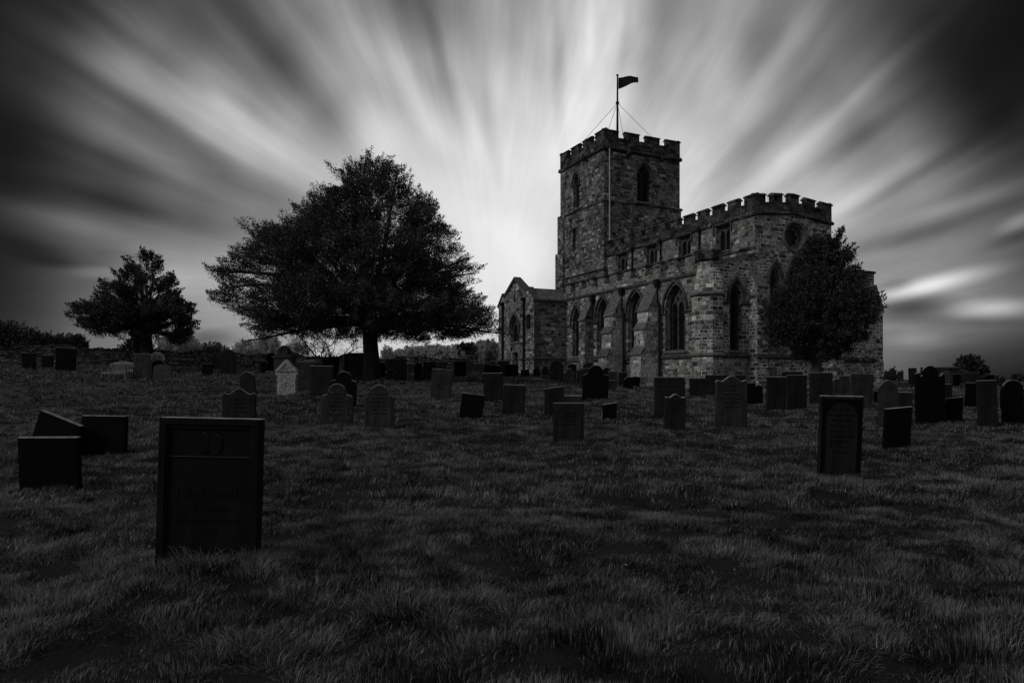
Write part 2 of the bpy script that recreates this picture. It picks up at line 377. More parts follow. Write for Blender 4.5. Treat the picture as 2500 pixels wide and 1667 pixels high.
def masonry(name, bw=.46, rh=.25, gain=1.0, dark=.25, lichen=.0, mortar=.30):
    h = new_mat(name); nt = h.nt
    uv = h.uv()
    # wobble joints
    nn = h.nd('ShaderNodeTexNoise'); nn.inputs['Scale'].default_value = 2.3; nn.inputs['Detail'].default_value = 3; nt.links.new(uv, nn.inputs['Vector'])
    sub = h.nd('ShaderNodeVectorMath', operation='SUBTRACT'); nt.links.new(nn.outputs['Color'], sub.inputs[0]); sub.inputs[1].default_value = (.5, .5, .5)
    sc = h.nd('ShaderNodeVectorMath', operation='SCALE'); nt.links.new(sub.outputs[0], sc.inputs[0]); sc.inputs['Scale'].default_value = .09
    ad = h.nd('ShaderNodeVectorMath', operation='ADD'); nt.links.new(uv, ad.inputs[0]); nt.links.new(sc.outputs[0], ad.inputs[1])
    def brick(w, r, sq):
        t = h.nd('ShaderNodeTexBrick'); t.offset = .42; t.offset_frequency = 2; t.squash = sq; t.squash_frequency = 3
        t.inputs['Scale'].default_value = 1; t.inputs['Brick Width'].default_value = w; t.inputs['Row Height'].default_value = r
        t.inputs['Mortar Size'].default_value = .022; t.inputs['Mortar Smooth'].default_value = .35; t.inputs['Bias'].default_value = 0
        t.inputs['Color1'].default_value = (0, 0, 0, 1); t.inputs['Color2'].default_value = (1, 1, 1, 1); t.inputs['Mortar'].default_value = (.5, .5, .5, 1)
        nt.links.new(ad.outputs[0], t.inputs['Vector']); return t
    A = brick(bw, rh, 1.45); B = brick(bw*.72, rh*.72, .7)
    o = h.obj()
    sel = h.rng(h.noise(.45, 2, o), .50, .52, 0, 1)
    tint = h.mix(sel, A.outputs['Color'], B.outputs['Color']); fac = h.mix(sel, A.outputs['Fac'], B.outputs['Fac'])
    body = h.ramp(tint, [(0, .025), (dark*.6, .065), (dark+.1, .14), (.7, .21), (.93, .31), (1, .5)])
    mott = h.rng(h.noise(5, 6, o, .7), .32, .68, .3, 1.75)
    fine = h.rng(h.noise(16, 5, o, .75), .34, .66, .35, 1.7)
    patch = h.rng(h.noise(.6, 3, o), .3, .7, .6, 1.35)
    body = h.M('MULTIPLY', h.M('MULTIPLY', h.M('MULTIPLY', body, mott), fine), patch)
    mcol = h.M('MULTIPLY', h.rng(h.noise(1.2, 4, o), .38, .62, .2, 1), mortar)
    c = h.mix(fac, body, mcol)
    fl = h.rng(h.noise(11, 5, o, .75), .63, .70, 0, .75)
    c = h.mix(fl, c, .38)
    if lichen:
        li = h.rng(h.noise(3.4, 6, o, .7), .62-lichen*.2, .74-lichen*.2, 0, .7, True)
        c = h.mix(li, c, h.rng(h.noise(12, 5, o, .7), .3, .7, .16, .46))
    h.col(h.M('MULTIPLY', c, gain))
    hgt = h.M('ADD', h.M('MULTIPLY', fac, -1.0), h.M('MULTIPLY', h.noise(9, 5, o, .6), 1.1))
    hgt = h.M('ADD', hgt, h.M('MULTIPLY', tint, .5))
    h.bump(hgt, 1.0, .06)
    return h.m
def plain(name, lo, hi, scale=6, bump=.4, spec=.25, rough=.9, d=.01, stretch=None):
    h = new_mat(name); o = h.obj()
    if stretch:
        mp = h.nd('ShaderNodeMapping'); mp.inputs['Scale'].default_value = stretch; h.nt.links.new(o, mp.inputs[0]); o = mp.outputs[0]
    n = h.noise(scale, 6, o, .65)
    h.col(h.rng(n, .3, .7, lo, hi)); h.bump(h.noise(scale*4, 5, o), bump, d)
    h.b.inputs['Roughness'].default_value = rough; h.b.inputs['Specular IOR Level'].default_value = spec
    return h.m
M_wall = masonry('coursed_sandstone', gain=1.25, mortar=.42)
M_tower = masonry('tower_sandstone', .44, .24, gain=1.0, dark=.35)
M_ash = masonry('dressed_sandstone', .52, .28, gain=1.15, dark=.2, lichen=.35)
M_east = masonry('east_sandstone', .44, .26, gain=1.5, dark=.32, mortar=.7)
M_butt = masonry('lichened_sandstone', .5, .29, gain=2.4, dark=.2, lichen=.75)
M_par = masonry('sooted_sandstone', .62, .34, gain=.42, dark=.4)
M_trim = plain('moulded_stone', .03, .13, 4)
M_lighttrim = plain('pale_moulded_stone', .06, .24, 5)
M_pipe = plain('cast_iron_paint', .01, .02, 9, .1)
M_palepipe = plain('pale_paint', .35, .55, 9, .1)
M_glass = new_mat('old_leaded_glass')
M_glass.b.inputs['Base Color'].default_value = (.008,)*3+(1,); M_glass.b.inputs['Roughness'].default_value = .35; M_glass.b.inputs['Specular IOR Level'].default_value = .35
M_glass.bump(M_glass.noise(14, 2, M_glass.obj()), .5, .02); M_glass = M_glass.m
M_slab = plain('stone_roof_slab', .05, .22, 3, .6)
M_lead = plain('lead_sheet', .05, .09, 2)
def slate(name, lo, hi, edge=.30, spot=None, thr=.62, spec=.15):
    h = new_mat(name); o = h.obj()
    c = h.rng(h.noise(2.5, 6, o, .65), .3, .7, lo, hi)
    # rain streaks and scattered lichen flecks
    mp = h.nd('ShaderNodeMapping'); mp.inputs['Scale'].default_value = (9, 9, .8); h.nt.links.new(o, mp.inputs[0])
    c = h.M('MULTIPLY', c, h.rng(h.noise(1.5, 5, mp.outputs[0], .6), .3, .7, .55, 1.6))
    c = h.mix(h.rng(h.noise(9, 6, o, .75), .69, .74, 0, .6), c, hi*3.5)
    if spot: c = h.mix(h.rng(h.noise(14, 6, o, .7), thr, thr+.08, 0, 1), c, spot)
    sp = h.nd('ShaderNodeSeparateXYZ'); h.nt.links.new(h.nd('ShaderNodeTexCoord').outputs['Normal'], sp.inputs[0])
    top = h.M('MULTIPLY', h.rng(sp.outputs[2], .25, .7, 0, 1), h.rng(h.noise(7, 4, o), .3, .6, .35, 1))  # upward faces painted paler: skylight on the top edges put into the colour
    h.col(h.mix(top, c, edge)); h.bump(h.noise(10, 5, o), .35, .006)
    h.b.inputs['Roughness'].default_value = .75; h.b.inputs['Specular IOR Level'].default_value = spec
    return h.m
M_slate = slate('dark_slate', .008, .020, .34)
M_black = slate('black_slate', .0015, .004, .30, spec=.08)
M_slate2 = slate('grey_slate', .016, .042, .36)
def lichen_mat(name, lo, hi, spot, thr=.6):
    h = new_mat(name); o = h.obj()
    base = h.rng(h.noise(3, 5, o), .3, .7, lo, hi)
    h.col(h.mix(h.rng(h.noise(16, 6, o, .7), thr, thr+.08, 0, 1), base, spot)); h.bump(h.noise(30, 5, o), .6, .01); return h.m
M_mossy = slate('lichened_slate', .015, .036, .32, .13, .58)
M_pale = lichen_mat('lichened_limestone', .16, .36, .6, .5)
M_sand = lichen_mat('weathered_sandstone', .03, .075, .16, .6)
M_cut = plain('cut_lettering', .002, .004, 8)
M_bark = plain('bark', .02, .06, 5, .9, .1, .95, .03, (1, 1, .25))
M_bark2 = plain('pale_bark', .05, .12, 5, .9, .1, .95, .03, (1, 1, .25))
M_rubble = masonry('dry_stone', .38, .15, gain=.7, dark=.3, mortar=.02, lichen=.2)
M_wood = plain('weathered_oak', .07, .24, 7, .6, .2, .85, .01, (.3, 1, 3))
M_cloth = plain('dark_cloth', .01, .02, 5)
def leaf_mat(name, lo, hi, spec=.3, rough=.5, tr=.0):
    h = new_mat(name); a = h.nd('ShaderNodeAttribute'); a.attribute_name = 'shade'
    h.col(h.rng(a.outputs['Fac'], 0, 1, lo, hi)); h.b.inputs['Roughness'].default_value = rough; h.b.inputs['Specular IOR Level'].default_value = spec
    if tr:
        tl = h.nd('ShaderNodeBsdfTranslucent'); h.nt.links.new(h.M('MULTIPLY', h.rng(a.outputs['Fac'], 0, 1, lo, hi), 1.2), tl.inputs[0])
        mx = h.nd('ShaderNodeMixShader'); mx.inputs[0].default_value = tr; h.nt.links.new(h.b.outputs[0], mx.inputs[1]); h.nt.links.new(tl.outputs[0], mx.inputs[2])
        h.nt.links.new(mx.outputs[0], h.nt.nodes['Material Output'].inputs[0])
    return h.m
M_yew = leaf_mat('yew_needles', .025, .10, .35, .5)
M_holly = leaf_mat('holly_leaves', .02, .075, .25, .5)
M_spring = leaf_mat('young_leaves', .22, .75, .3, .6, .5)
M_darkbush = leaf_mat('dark_leaves', .02, .06)
M_grass = leaf_mat('grass_blades', .006, .31, .5, .4, .35)
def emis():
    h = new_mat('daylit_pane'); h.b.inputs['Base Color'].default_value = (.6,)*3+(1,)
    h.b.inputs['Emission Color'].default_value = (1,)*3+(1,); h.b.inputs['Emission Strength'].default_value = .45; return h.m  # panes emit by themselves, standing in for daylight through the door glazing
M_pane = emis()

# ------------------------------------------------------------------ ground
def build_ground():
    def axis(a): return np.unique(np.concatenate([-np.array(a[::-1]), a]))
    xs = axis(np.concatenate([np.arange(0, 46, .4), np.geomspace(46, 2500, 26)]))
    ys = np.concatenate([-np.geomspace(3, 600, 16)[::-1], np.arange(-2.5, 62, .4), np.geomspace(62.4, 3000, 34)])
    X, Y = np.meshgrid(xs, ys); Z = ground(X, Y, True)
    V = np.stack([X.ravel(), Y.ravel(), Z.ravel()], 1); nx, ny = len(xs), len(ys)
    i = np.arange(nx-1)[None, :]+np.arange(ny-1)[:, None]*nx; i = i.ravel()
    q = np.stack([i, i+1, i+1+nx, i+nx], 1)
    h = new_mat('turf'); o = h.obj()
    h.col(h.rng(h.noise(1.4, 6, o, .6), .3, .7, .004, .012)); h.bump(h.noise(14, 4, o), .8, .05)
    g = mesh_np('ground', V, q.ravel(), np.arange(0, len(q)*4, 4), h.m)
    g.data.polygons.foreach_set('use_smooth', [True]*len(g.data.polygons))
    tag(g, 'rough grassy churchyard ground rising to the hilltop church', kind='structure'); g['category'] = 'ground'
build_ground()

def blades(P, H, W, lean, azim, shade, curl=.6):
    """ribbon blades: 5 verts, quad + tip triangle"""
    n = len(P); z = np.zeros(n)
    d = np.stack([np.cos(azim), np.sin(azim), z], 1)
    s = rng.uniform(0, 2*math.pi, n); side = np.stack([np.cos(s), np.sin(s), z], 1)*W[:, None]*.5
    up = np.array([0, 0, 1.])
    m = P+up*(H*.6)[:, None]+d*(H*lean*.35)[:, None]
    t = P+up*(H*(1-.25*lean))[:, None]+d*(H*lean)[:, None]
    V = np.stack([P-side, P+side, m-side*.75, m+side*.75, t], 1).reshape(-1, 3)
    b = np.arange(n)*5
    q = np.stack([b, b+1, b+3, b+2, b+2, b+3, b+4], 1)
    st = np.stack([np.arange(n)*7, np.arange(n)*7+4], 1).ravel()
    return V, q.ravel(), st, np.repeat(shade, 5)
def build_grass():
    Vs, Ls, Ss, As = [], [], [], []; nv = nl = 0
    zones = [(2.2, 8, 4600, .0048, (.04, .085)), (8, 17, 1500, .008, (.045, .10)), (17, 34, 520, .016, (.05, .12)), (34, 64, 130, .036, (.06, .14))]
    for y0, y1, dens, w, (h0, h1) in zones:
        area = .86*(y1*y1-y0*y0)+1.5*(y1-y0); n = int(area*dens)
        Y = np.sqrt(rng.uniform(y0*y0, y1*y1, n)); X = rng.uniform(-1, 1, n)*(.86*Y+.75)
        clump = vnoise(X*1.5, Y*2.0, 5)*.55+vnoise(X*4.5, Y*5.5, 6)*.45
        X = X+rng.normal(0, .03, n); keep = rng.uniform(0, 1, n) < .55+clump*.9
        X, Y, clump = X[keep], Y[keep], clump[keep]; n = len(X)
        P = np.stack([X, Y, ground(X, Y, True)-.02], 1)
        H = (h0*1.1+(h1-h0)*clump**1.5*1.7)*rng.uniform(.6, 1.25, n)
        cf = lambda a, b: vnoise(a*1.5, b*2.0, 5)*.55+vnoise(a*4.5, b*5.5, 6)*.45
        e = .07; gx = cf(X+e, Y)-cf(X-e, Y); gy = cf(X, Y+e)-cf(X, Y-e); wa = np.arctan2(-gy, -gx+.05)
        az = wa+rng.normal(0, .75, n)
        lean = np.clip(.1+1.0*vnoise(X*1.5, Y*1.5, 9)+rng.normal(0, .3, n), .05, 1.6)
        sh = np.clip(-.03+.3*vnoise(X*.35, Y*.5, 12)+.62*(vnoise(X*2.6, Y*3.4, 13)-.38)+.75*(vnoise(X*6, Y*8, 14)-.42)+.55*(clump-.5)+rng.normal(0, .2, n), 0, 1)
        dry = rng.uniform(0, 1, n) < .06; sh[dry] = np.minimum(1.5, sh[dry]+.7)
        V, q, st, a = blades(P, H, np.full(n, w)*rng.uniform(.7, 1.4, n), lean, az, sh)
        Vs.append(V); Ls.append(q+nv); Ss.append(st+nl); As.append(a); nv += len(V); nl += len(q)
    # long tussocks against stones
    for (tx, ty, rr, cnt, hh) in TUFTS:
        a = rng.uniform(0, 2*math.pi, cnt); r = rr*np.sqrt(rng.uniform(0, 1, cnt))
        X = tx+r*np.cos(a); Y = ty+r*np.sin(a)*.5
        P = np.stack([X, Y, ground(X, Y, True)-.02], 1)
        V, q, st, at = blades(P, hh*rng.uniform(.5, 1.2, cnt), np.full(cnt, .006), np.abs(rng.normal(.9, .5, cnt)), np.where(np.cos(a) > 0, 0, math.pi)+rng.normal(0, .9, cnt), rng.uniform(.2, .8, cnt))
        Vs.append(V); Ls.append(q+nv); Ss.append(st+nl); As.append(at); nv += len(V); nl += len(q)
    g = mesh_np('grass', np.concatenate(Vs), np.concatenate(Ls), np.concatenate(Ss), M_grass, None, np.concatenate(As))
    tag(g, 'long tussocky grass blown by the wind over the churchyard', kind='stuff'); g['category'] = 'grass'
    print('grass blades', len(g.data.polygons)//2)
TUFTS = []

# ------------------------------------------------------------------ church (x east, y north, origin at the SE corner of the nave)
church = empty('church', (14.23, 40, 0), math.atan2(-.906, .424), 'battlemented stone parish church with square west tower behind the graves', 'church')
CM = Matrix.Translation((14.23, 40, 0)) @ Matrix.Rotation(math.atan2(-.906, .424), 4, 'Z')
def islands(mb):
    par = list(range(len(mb.v)))
    def find(i):
        while par[i] != i: par[i] = par[par[i]]; i = par[i]
        return i
    for f in mb.f:
        for k in f[1:]: par[find(k)] = find(f[0])
    grp = {}
    for f in mb.f: grp.setdefault(find(f[0]), []).append(f)
    for fs in grp.values():
        idx = sorted({i for f in fs for i in f}); mp = {a: b for b, a in enumerate(idx)}
        m = MB(); m.v = [mb.v[i] for i in idx]; m.f = [tuple(mp[i] for i in f) for f in fs]; yield m
SPLIT = {'string_course', 'plinth', 'porch_string', 'buttress_string', 'slit_opening', 'turret_string', 'porch_coping', 'weathering'}
def part(name, parent, mat, fn, uv=True):
    mb = MB(); fn(mb)
    if name in SPLIT:
        for m in islands(mb): o = m.build(name, mat, parent, uv)
        return o
    return mb.build(name, mat, parent, uv)
S_AIS, S_NAV = Face(0, -3.3, (-1, 0), (0, -1)), Face(0, 0, (-1, 0), (0, -1))
E_NAV = Face(0, 0, (0, 1), (1, 0))
TX0, TX1, TY0, TY1 = -15.8, -22.9, -.25, 7.25
T_S, T_E = Face(TX0, TY0, (-1, 0), (0, -1)), Face(TX0, TY0, (0, 1), (1, 0))
T_N, T_W = Face(TX0, TY1, (-1, 0), (0, 1)), Face(TX1, TY0, (0, 1), (-1, 0))
PY = -6.17
P_S = Face(-16.4, PY, (-1, 0), (0, -1)); P_E = Face(-16.4, PY, (0, 1), (1, 0))

def gothic_window(F, cx, z0, zs, za, w, lights, depth=.45, hood=.16, cat_mat=M_trim, louvre=False, label=None):
    """tracery in the opening, then glass, hood mould and sill as sub-parts"""
    mb = MB(); holes = []
    m = .10; lw = (w-(lights+1)*m)/lights; fr = za-zs
    for i in range(lights):
        x = cx-w/2+m+lw/2+i*(lw+m)
        off = abs(x-cx)/(w/2)
        top = zs+(lw*.95 if lights > 1 else fr*.86)
        top = min(top, zs+fr*(1-off)*.9) if lights > 1 else top
        top = max(top, zs+lw*.55)
        holes.append(arch(x, z0+.06, min(zs-.02, top-lw*.5-.05), top, lw, 6))
    if lights == 3:
        for dx in (-1, 1): holes.append([(cx+dx*w*.17+lw*.24*a, zs+fr*.42+lw*.44*b) for a, b in ((0, -1), (1, -.1), (.25, 1), (-.8, .2))])
        holes.append([(cx+lw*.25*a, zs+fr*.72+lw*.5*b) for a, b in ((0, -1), (1, 0), (0, 1), (-1, 0))])
    if lights == 2:
        holes.append([(cx+lw*.34*a, zs+fr*.60+lw*.5*b) for a, b in ((0, -1), (1, 0), (0, 1), (-1, 0))])
    F.slab(mb, [arch(cx, z0, zs, za, w)]+holes, .14, -depth+.14)
    win = mb.build('window', cat_mat, church, True)
    if label: win['label'] = label
    g = MB(); F.slab(g, [arch(cx, z0, zs, za, w)], .02, -depth+.04)
    if louvre:
        g.build('dark_opening', M_pipe, win)
        l = MB(); k = z0+.15
        while k < zs+fr*.6:
            F.box(l, cx-w*.46, cx+w*.46, -depth+.045, -depth+.13, k, k+.03); F.box(l, cx-w*.46, cx+w*.46, -depth+.10, -depth+.17, k-.05, k+.0); k += .21
        l.build('louvre', M_slate2, win)
    else: g.build('glass', M_glass, win)
    # moulded inner order lining the reveal
    o = MB(); F.slab(o, [arch(cx, z0+.002, zs, za-.002, w-.004), arch(cx, z0+.09, zs, za-.12, w-.18)], .12, -depth*.45); o.build('inner_order', cat_mat, win, True)
    if hood:
        hd = MB(); z1 = zs-.25
        F.slab(hd, [arch(cx, z1, zs, za+hood*1.9, w+hood*2.6), arch(cx, z1-.01, zs, za+hood*.7, w+hood*1.1)], .16, .13)
        hd.build('hood_mould', M_trim, win, True)
    s = MB(); F.box(s, cx-w/2-.02, cx+w/2+.02, -depth+.1, .10, z0-.12, z0+.015); s.build('sill', M_lighttrim, win, True)
    return win

# --- nave
SW_N = [2.66, 6.32, 9.92, 13.6]
def f(mb): S_NAV.slab(mb, [rect(.003, 15.8, 6.5, 11.1)]+[rect(a-.62, a+.62, 9.28, 10.88) for a in SW_N], .6)
part('clerestory_wall', church, M_ash, f)
ROSE = (3.15, 9.95)
def f(mb):
    E_NAV.slab(mb, [[(.003, -.2), (6.34, -.2), (6.34, 11.1), (3.17, 11.42), (.003, 11.1)], circle(*ROSE, .78, 32), arch(1.61, 3.2, 7.1, 8.15, .82), arch(3.17, 3.2, 7.4, 8.6, .9), arch(4.73, 3.2, 7.1, 8.15, .82)], .6)
part('nave_east_wall', church, M_east, f)
def f(mb): mb.box(-15.8, -.6, 5.74, 6.34, 0, 11.1); mb.box(-15.8, -15.2, .6, 5.74, 8, 11.3)
part('nave_north_wall', church, M_wall, f)
def f(mb):
    mb.hexa([(-15.7, .3, 11.0), (-.3, .3, 11.0), (-.3, 3.17, 11.0), (-15.7, 3.17, 11.0), (-15.7, .3, 11.2), (-.3, .3, 11.2), (-.3, 3.17, 11.6), (-15.7, 3.17, 11.6)])
    mb.hexa([(-15.7, 3.17, 11.0), (-.3, 3.17, 11.0), (-.3, 6.04, 11.0), (-15.7, 6.04, 11.0), (-15.7, 3.17, 11.6), (-.3, 3.17, 11.6), (-.3, 6.04, 11.2), (-15.7, 6.04, 11.2)])
part('nave_roof', church, M_lead, f, False)
def square_window(a):
    mb = MB(); lw = .44
    holes = [arch(a+s*.27, 9.36, 10.25, 10.62, lw, 6) for s in (-1, 1)]+[[(a+.07*x, 10.66+.1*z) for x, z in ((0, -1), (1, 1), (-1, 1))]]
    S_NAV.slab(mb, [rect(a-.62, a+.62, 9.28, 10.88)]+holes, .12, -.24)
    w = mb.build('window', M_trim, church, True); w['label'] = 'small square-headed clerestory window of two pointed lights'
    g = MB(); S_NAV.box(g, a-.62, a+.62, -.40, -.37, 9.28, 10.88); g.build('glass', M_glass, w)
    l = MB(); S_NAV.box(l, a-.82, a+.82, -.02, .12, 10.93, 11.03); S_NAV.box(l, a-.82, a-.72, -.02, .11, 10.4, 10.93); S_NAV.box(l, a+.72, a+.82, -.02, .11, 10.4, 10.93)
    l.build('hood_mould', M_trim, w, True)
    s = MB(); S_NAV.box(s, a-.64, a+.64, -.3, .08, 9.2, 9.28); s.build('sill', M_lighttrim, w, True)
for a in SW_N: square_window(a)
def rose():
    cx, cz = ROSE; pts = []
    for i in range(96):
        t = 2*math.pi*i/96; k = abs(math.cos(4*t)); pts.append((cx+(.36+.21*k**.6)*math.cos(t), cz+(.36+.21*k**.6)*math.sin(t)))
    mb = MB(); E_NAV.slab(mb, [circle(cx, cz, .78, 32), pts], .15, -.28)
    w = mb.build('rose_window', M_lighttrim, church, True); w['label'] = 'round window with eight cusped foils in the east gable'
    g = MB(); E_NAV.slab(g, [circle(cx, cz, .76, 32)], .02, -.41); g.build('glass', M_glass, w)
    o = MB(); E_NAV.slab(o, [circle(cx, cz, .94, 40), circle(cx, cz, .84, 40)], .16, .10); E_NAV.slab(o, [circle(cx, cz, .779, 40), circle(cx, cz, .70, 40)], .10, -.12); o.build('hood_mould', M_lighttrim, w, True)
rose()
for cx, zs, za, w in ((1.61, 7.1, 8.15, .82), (3.17, 7.4, 8.6, .9), (4.73, 7.1, 8.15, .82)):
    gothic_window(E_NAV, cx, 3.2, zs, za, w, 1, .5, .18, M_lighttrim, label='tall narrow lancet in the nave east wall')

def parapet(F, L, zs, sill, top, spans, name='parapet', peak=0, t=.38, jit=.02, mat=M_par, u_lo=0.):
    """string course line zs, embrasure sill, merlon top; spans = merlon (u0,u1)"""
    mb = MB(); cp = MB(); pk = (lambda u: peak*(1-abs(u-L/2)/(L/2))) if peak else (lambda u: 0)
    cuts = sorted(set([u_lo, L]+([L/2] if peak else [])))
    for a, b in zip(cuts[:-1], cuts[1:]): F.box(mb, a, b, .02-t, .02, zs+pk(a), sill+pk(a), zs+pk(b), sill+pk(b))
    segs = []
    for u0, u1 in spans:
        j = rnd.uniform(-jit, jit)
        c = [u0]+([L/2] if peak and u0 < L/2 < u1 else [])+[u1]
        for a, b in zip(c[:-1], c[1:]):
            F.box(mb, a, b, .018-t, .018, sill+pk(a)-.002, top-.14+j+pk(a), sill+pk(b)-.002, top-.14+j+pk(b))
            # coping: weathered to both sides, with end rolls
            a2 = a-(.05 if a == u0 else 0); b2 = b+(.05 if b == u1 else 0)
            P = [(.09, 0), (.09, .05), (-t/2+.08, .17), (-t/2-.06, .17), (-t-.07, .05), (-t-.07, 0)]
            za, zb = top-.14+j+pk(a), top-.14+j+pk(b)
            vs = [F.p(a2, n, za+z) for n, z in P]+[F.p(b2, n, zb+z) for n, z in P]; k = 6
            cp.add(vs, [tuple(range(k)), tuple(range(2*k-1, k-1, -1))]+[(i, i+k, (i+1) % k+k, (i+1) % k) for i in range(k)])
    e = u_lo
    for u0, u1 in spans+[(L, L)]:
        if u0 > e+.05:
            c = [e]+([L/2] if peak and e < L/2 < u0 else [])+[u0]
            for a, b in zip(c[:-1], c[1:]):
                P = [(.075, 0), (.075, .03), (-t/2, .09), (-t-.05, .03), (-t-.05, 0)]
                vs = [F.p(a+.052*(a == e), n, sill+pk(a)+z) for n, z in P]+[F.p(b-.052*(b == u0), n, sill+pk(b)+z) for n, z in P]; k = 5
                cp.add(vs, [tuple(range(k)), tuple(range(2*k-1, k-1, -1))]+[(i, i+k, (i+1) % k+k, (i+1) % k) for i in range(k)])
        e = max(e, u1)
    p = mb.build(name, mat, church, True); cp.build('coping', M_par, p, True)
    return p
def spans(L, n, m, first=None, last=None):
    g = (L-n*m)/(n-1) if first is None else 0
    if first is None: return [(i*(m+g), i*(m+g)+m) for i in range(n)]
    k = n-2; g = (L-first-last-k*m)/(n-1); out = [(0, first)]; u = first+g
    for i in range(k): out.append((u, u+m)); u += m+g
    out.append((L-last, L)); return out
parapet(S_NAV, 15.8, 11.1, 11.68, 12.26, spans(15.8, 12, .76, .85, .5), 'parapet')
parapet(E_NAV, 6.34, 11.1, 11.68, 12.26, spans(6.34, 5, .72, .82, .8), 'parapet', peak=.32, u_lo=.0)
N_NAV = Face(0, 6.34, (-1, 0), (0, 1)); parapet(N_NAV, 15.8, 11.1, 11.68, 12.26, spans(15.8, 12, .76, .85, .5))
# the nave west of the tower corner is hidden; corner post joins the two parapets
def f(mb):
    S_NAV.string(mb, -.12, 15.8, 11.1); E_NAV.string(mb, -.12, 3.17, 11.1, zb=11.42); E_NAV.string(mb, 3.17, 6.46, 11.42, zb=11.1)
    S_NAV.string(mb, .0, 4.0, 9.1, .1, .12)
part('string_course', church, M_par, f)
for a in (4.75, 8.8, 12.2):
    def f(mb): mb.tube([S_NAV.p(a, .1, 11.0), S_NAV.p(a, .1, 8.5)], .06); mb.box(-a-.12, -a+.12, -.28, -.02, 10.85, 11.08)
    part('drainpipe', church, M_pipe, f, False)

# --- south aisle
AW = [(3.15, 3.05, 5.6, 7.12, 1.95, 3), (7.22, 3.05, 5.6, 7.12, 1.85, 3), (11.2, 3.0, 5.6, 7.05, 1.7, 3), (14.92, 3.0, 5.5, 6.75, 1.25, 2)]
def f(mb): S_AIS.slab(mb, [rect(.003, 16.42, -.4, 7.55)]+[arch(c, z0, zs, za, w) for c, z0, zs, za, w, l in AW], .8)
part('aisle_south_wall', church, M_wall, f)
E_AIS = Face(0, -3.3, (0, 1), (1, 0))
def f(mb):
    E_AIS.slab(mb, [[(.003, -.4), (3.3, -.4), (3.3, 8.62), (.003, 7.85)], arch(1.83, 3.0, 5.95, 6.95, .85)], .6)
part('aisle_east_wall', church, M_east, f)
def f(mb):
    E_AIS.box(mb, .05, 3.28, -.5, .1, 7.86, 8.0, 8.63, 8.78); 
part('aisle_coping', church, M_lighttrim, f)
for c, z0, zs, za, w, l in AW:
    gothic_window(S_AIS, c, z0, zs, za, w, l, .62, .17, M_trim, label='large pointed aisle window of %s lights with tracery' % ('three' if l == 3 else 'two'))
gothic_window(E_AIS, 1.83, 3.0, 5.95, 6.95, .85, 1, .5, .18, M_trim, label='tall lancet in the aisle east wall')
parapet(S_AIS, 17.4, 7.55, 8.1, 8.72, [(1.35+1.6*i, 1.35+1.6*i+.84) for i in range(10)], mat=M_wall)
def f(mb):
    mb.hexa([(-17, -3.0, 7.7), (-.3, -3.0, 7.7), (-.3, -.02, 8.3), (-17, -.02, 8.3), (-17, -3.0, 7.9), (-.3, -3.0, 7.9), (-.3, -.02, 8.55), (-17, -.02, 8.55)])
part('aisle_roof', church, M_lead, f, False)
def f(mb):
    S_AIS.string(mb, .9, 17.4, 7.55)
    S_AIS.string(mb, .5, 16.4, 2.78, .13, .2)
    E_AIS.string(mb, .7, 2.85, 2.78, .13, .2); E_NAV.string(mb, .42, 5.9, 2.75, .13, .2)
    seg = [(.9, 1.95), (4.36, 4.6), (5.7, 6.05), (8.3, 8.5), (9.9, 10.1), (12.25, 12.4), (13.4, 14.1), (15.75, 16.4)]
    for a, b in seg: S_AIS.string(mb, a, b, 5.45, .1, .14)
    E_AIS.string(mb, .7, 1.22, 5.75, .1, .14); E_AIS.string(mb, 2.45, 2.9, 5.75, .1, .14)
part('string_course', church, M_trim, f)
def f(mb): S_AIS.box(mb, .6, 4.5, -.1, .12, -.4, 1.25); S_AIS.box(mb, 5.9, 8.5, -.1, .12, -.4, 1.3); S_AIS.box(mb, 9.9, 12.4, -.1, .12, -.4, 1.5); S_AIS.box(mb, 13.4, 16.4, -.1, .12, -.4, 1.7)
part('plinth', church, M_ash, f)
# --- stair turret on the corner
def octo(cx, cy, r, z, rot=R(22.5)): return [(cx+r*math.cos(rot+k*math.pi/4), cy+r*math.sin(rot+k*math.pi/4), z) for k in range(8)]
def loft(mb, rings):
    b = len(mb.v)
    for rg in rings: mb.v += rg
    for i in range(len(rings)-1):
        for k in range(8): q = b+i*8; mb.f.append((q+k, q+(k+1) % 8, q+8+(k+1) % 8, q+8+k))
    mb.f.append(tuple(b+k for k in reversed(range(8)))); mb.f.append(tuple(b+(len(rings)-1)*8+k for k in range(8)))
def f(mb):
    loft(mb, [octo(-.3, -3.28, .98, -.4), octo(-.3, -3.28, .98, 1.2), octo(-.3, -3.28, .92, 1.3), octo(-.3, -3.28, .90, 6.2), octo(-.38, -3.1, .88, 6.4), octo(-.58, -2.95, .66, 7.7), octo(-.6, -2.95, .64, 8.3)])
tur = part('stair_turret', church, M_east, f)
def f(mb):
    loft(mb, [octo(-.6, -2.95, .66, 8.05), octo(-.6, -2.95, .80, 8.15), octo(-.6, -2.95, .80, 8.6), octo(-.6, -2.95, .84, 8.62), octo(-.6, -2.95, .80, 8.72), octo(-.6, -2.95, .5, 8.80)])
part('turret_cap', tur, M_par, f)
def f(mb):
    for z, r in ((2.78, .905), (6.2, .905)): loft(mb, [octo(-.3, -3.28, r-.02, z-.2), octo(-.3, -3.28, r+.14, z-.1), octo(-.3, -3.28, r+.14, z-.02), octo(-.3, -3.28, r-.02, z+.08)])
part('turret_string', tur, M_lighttrim, f)
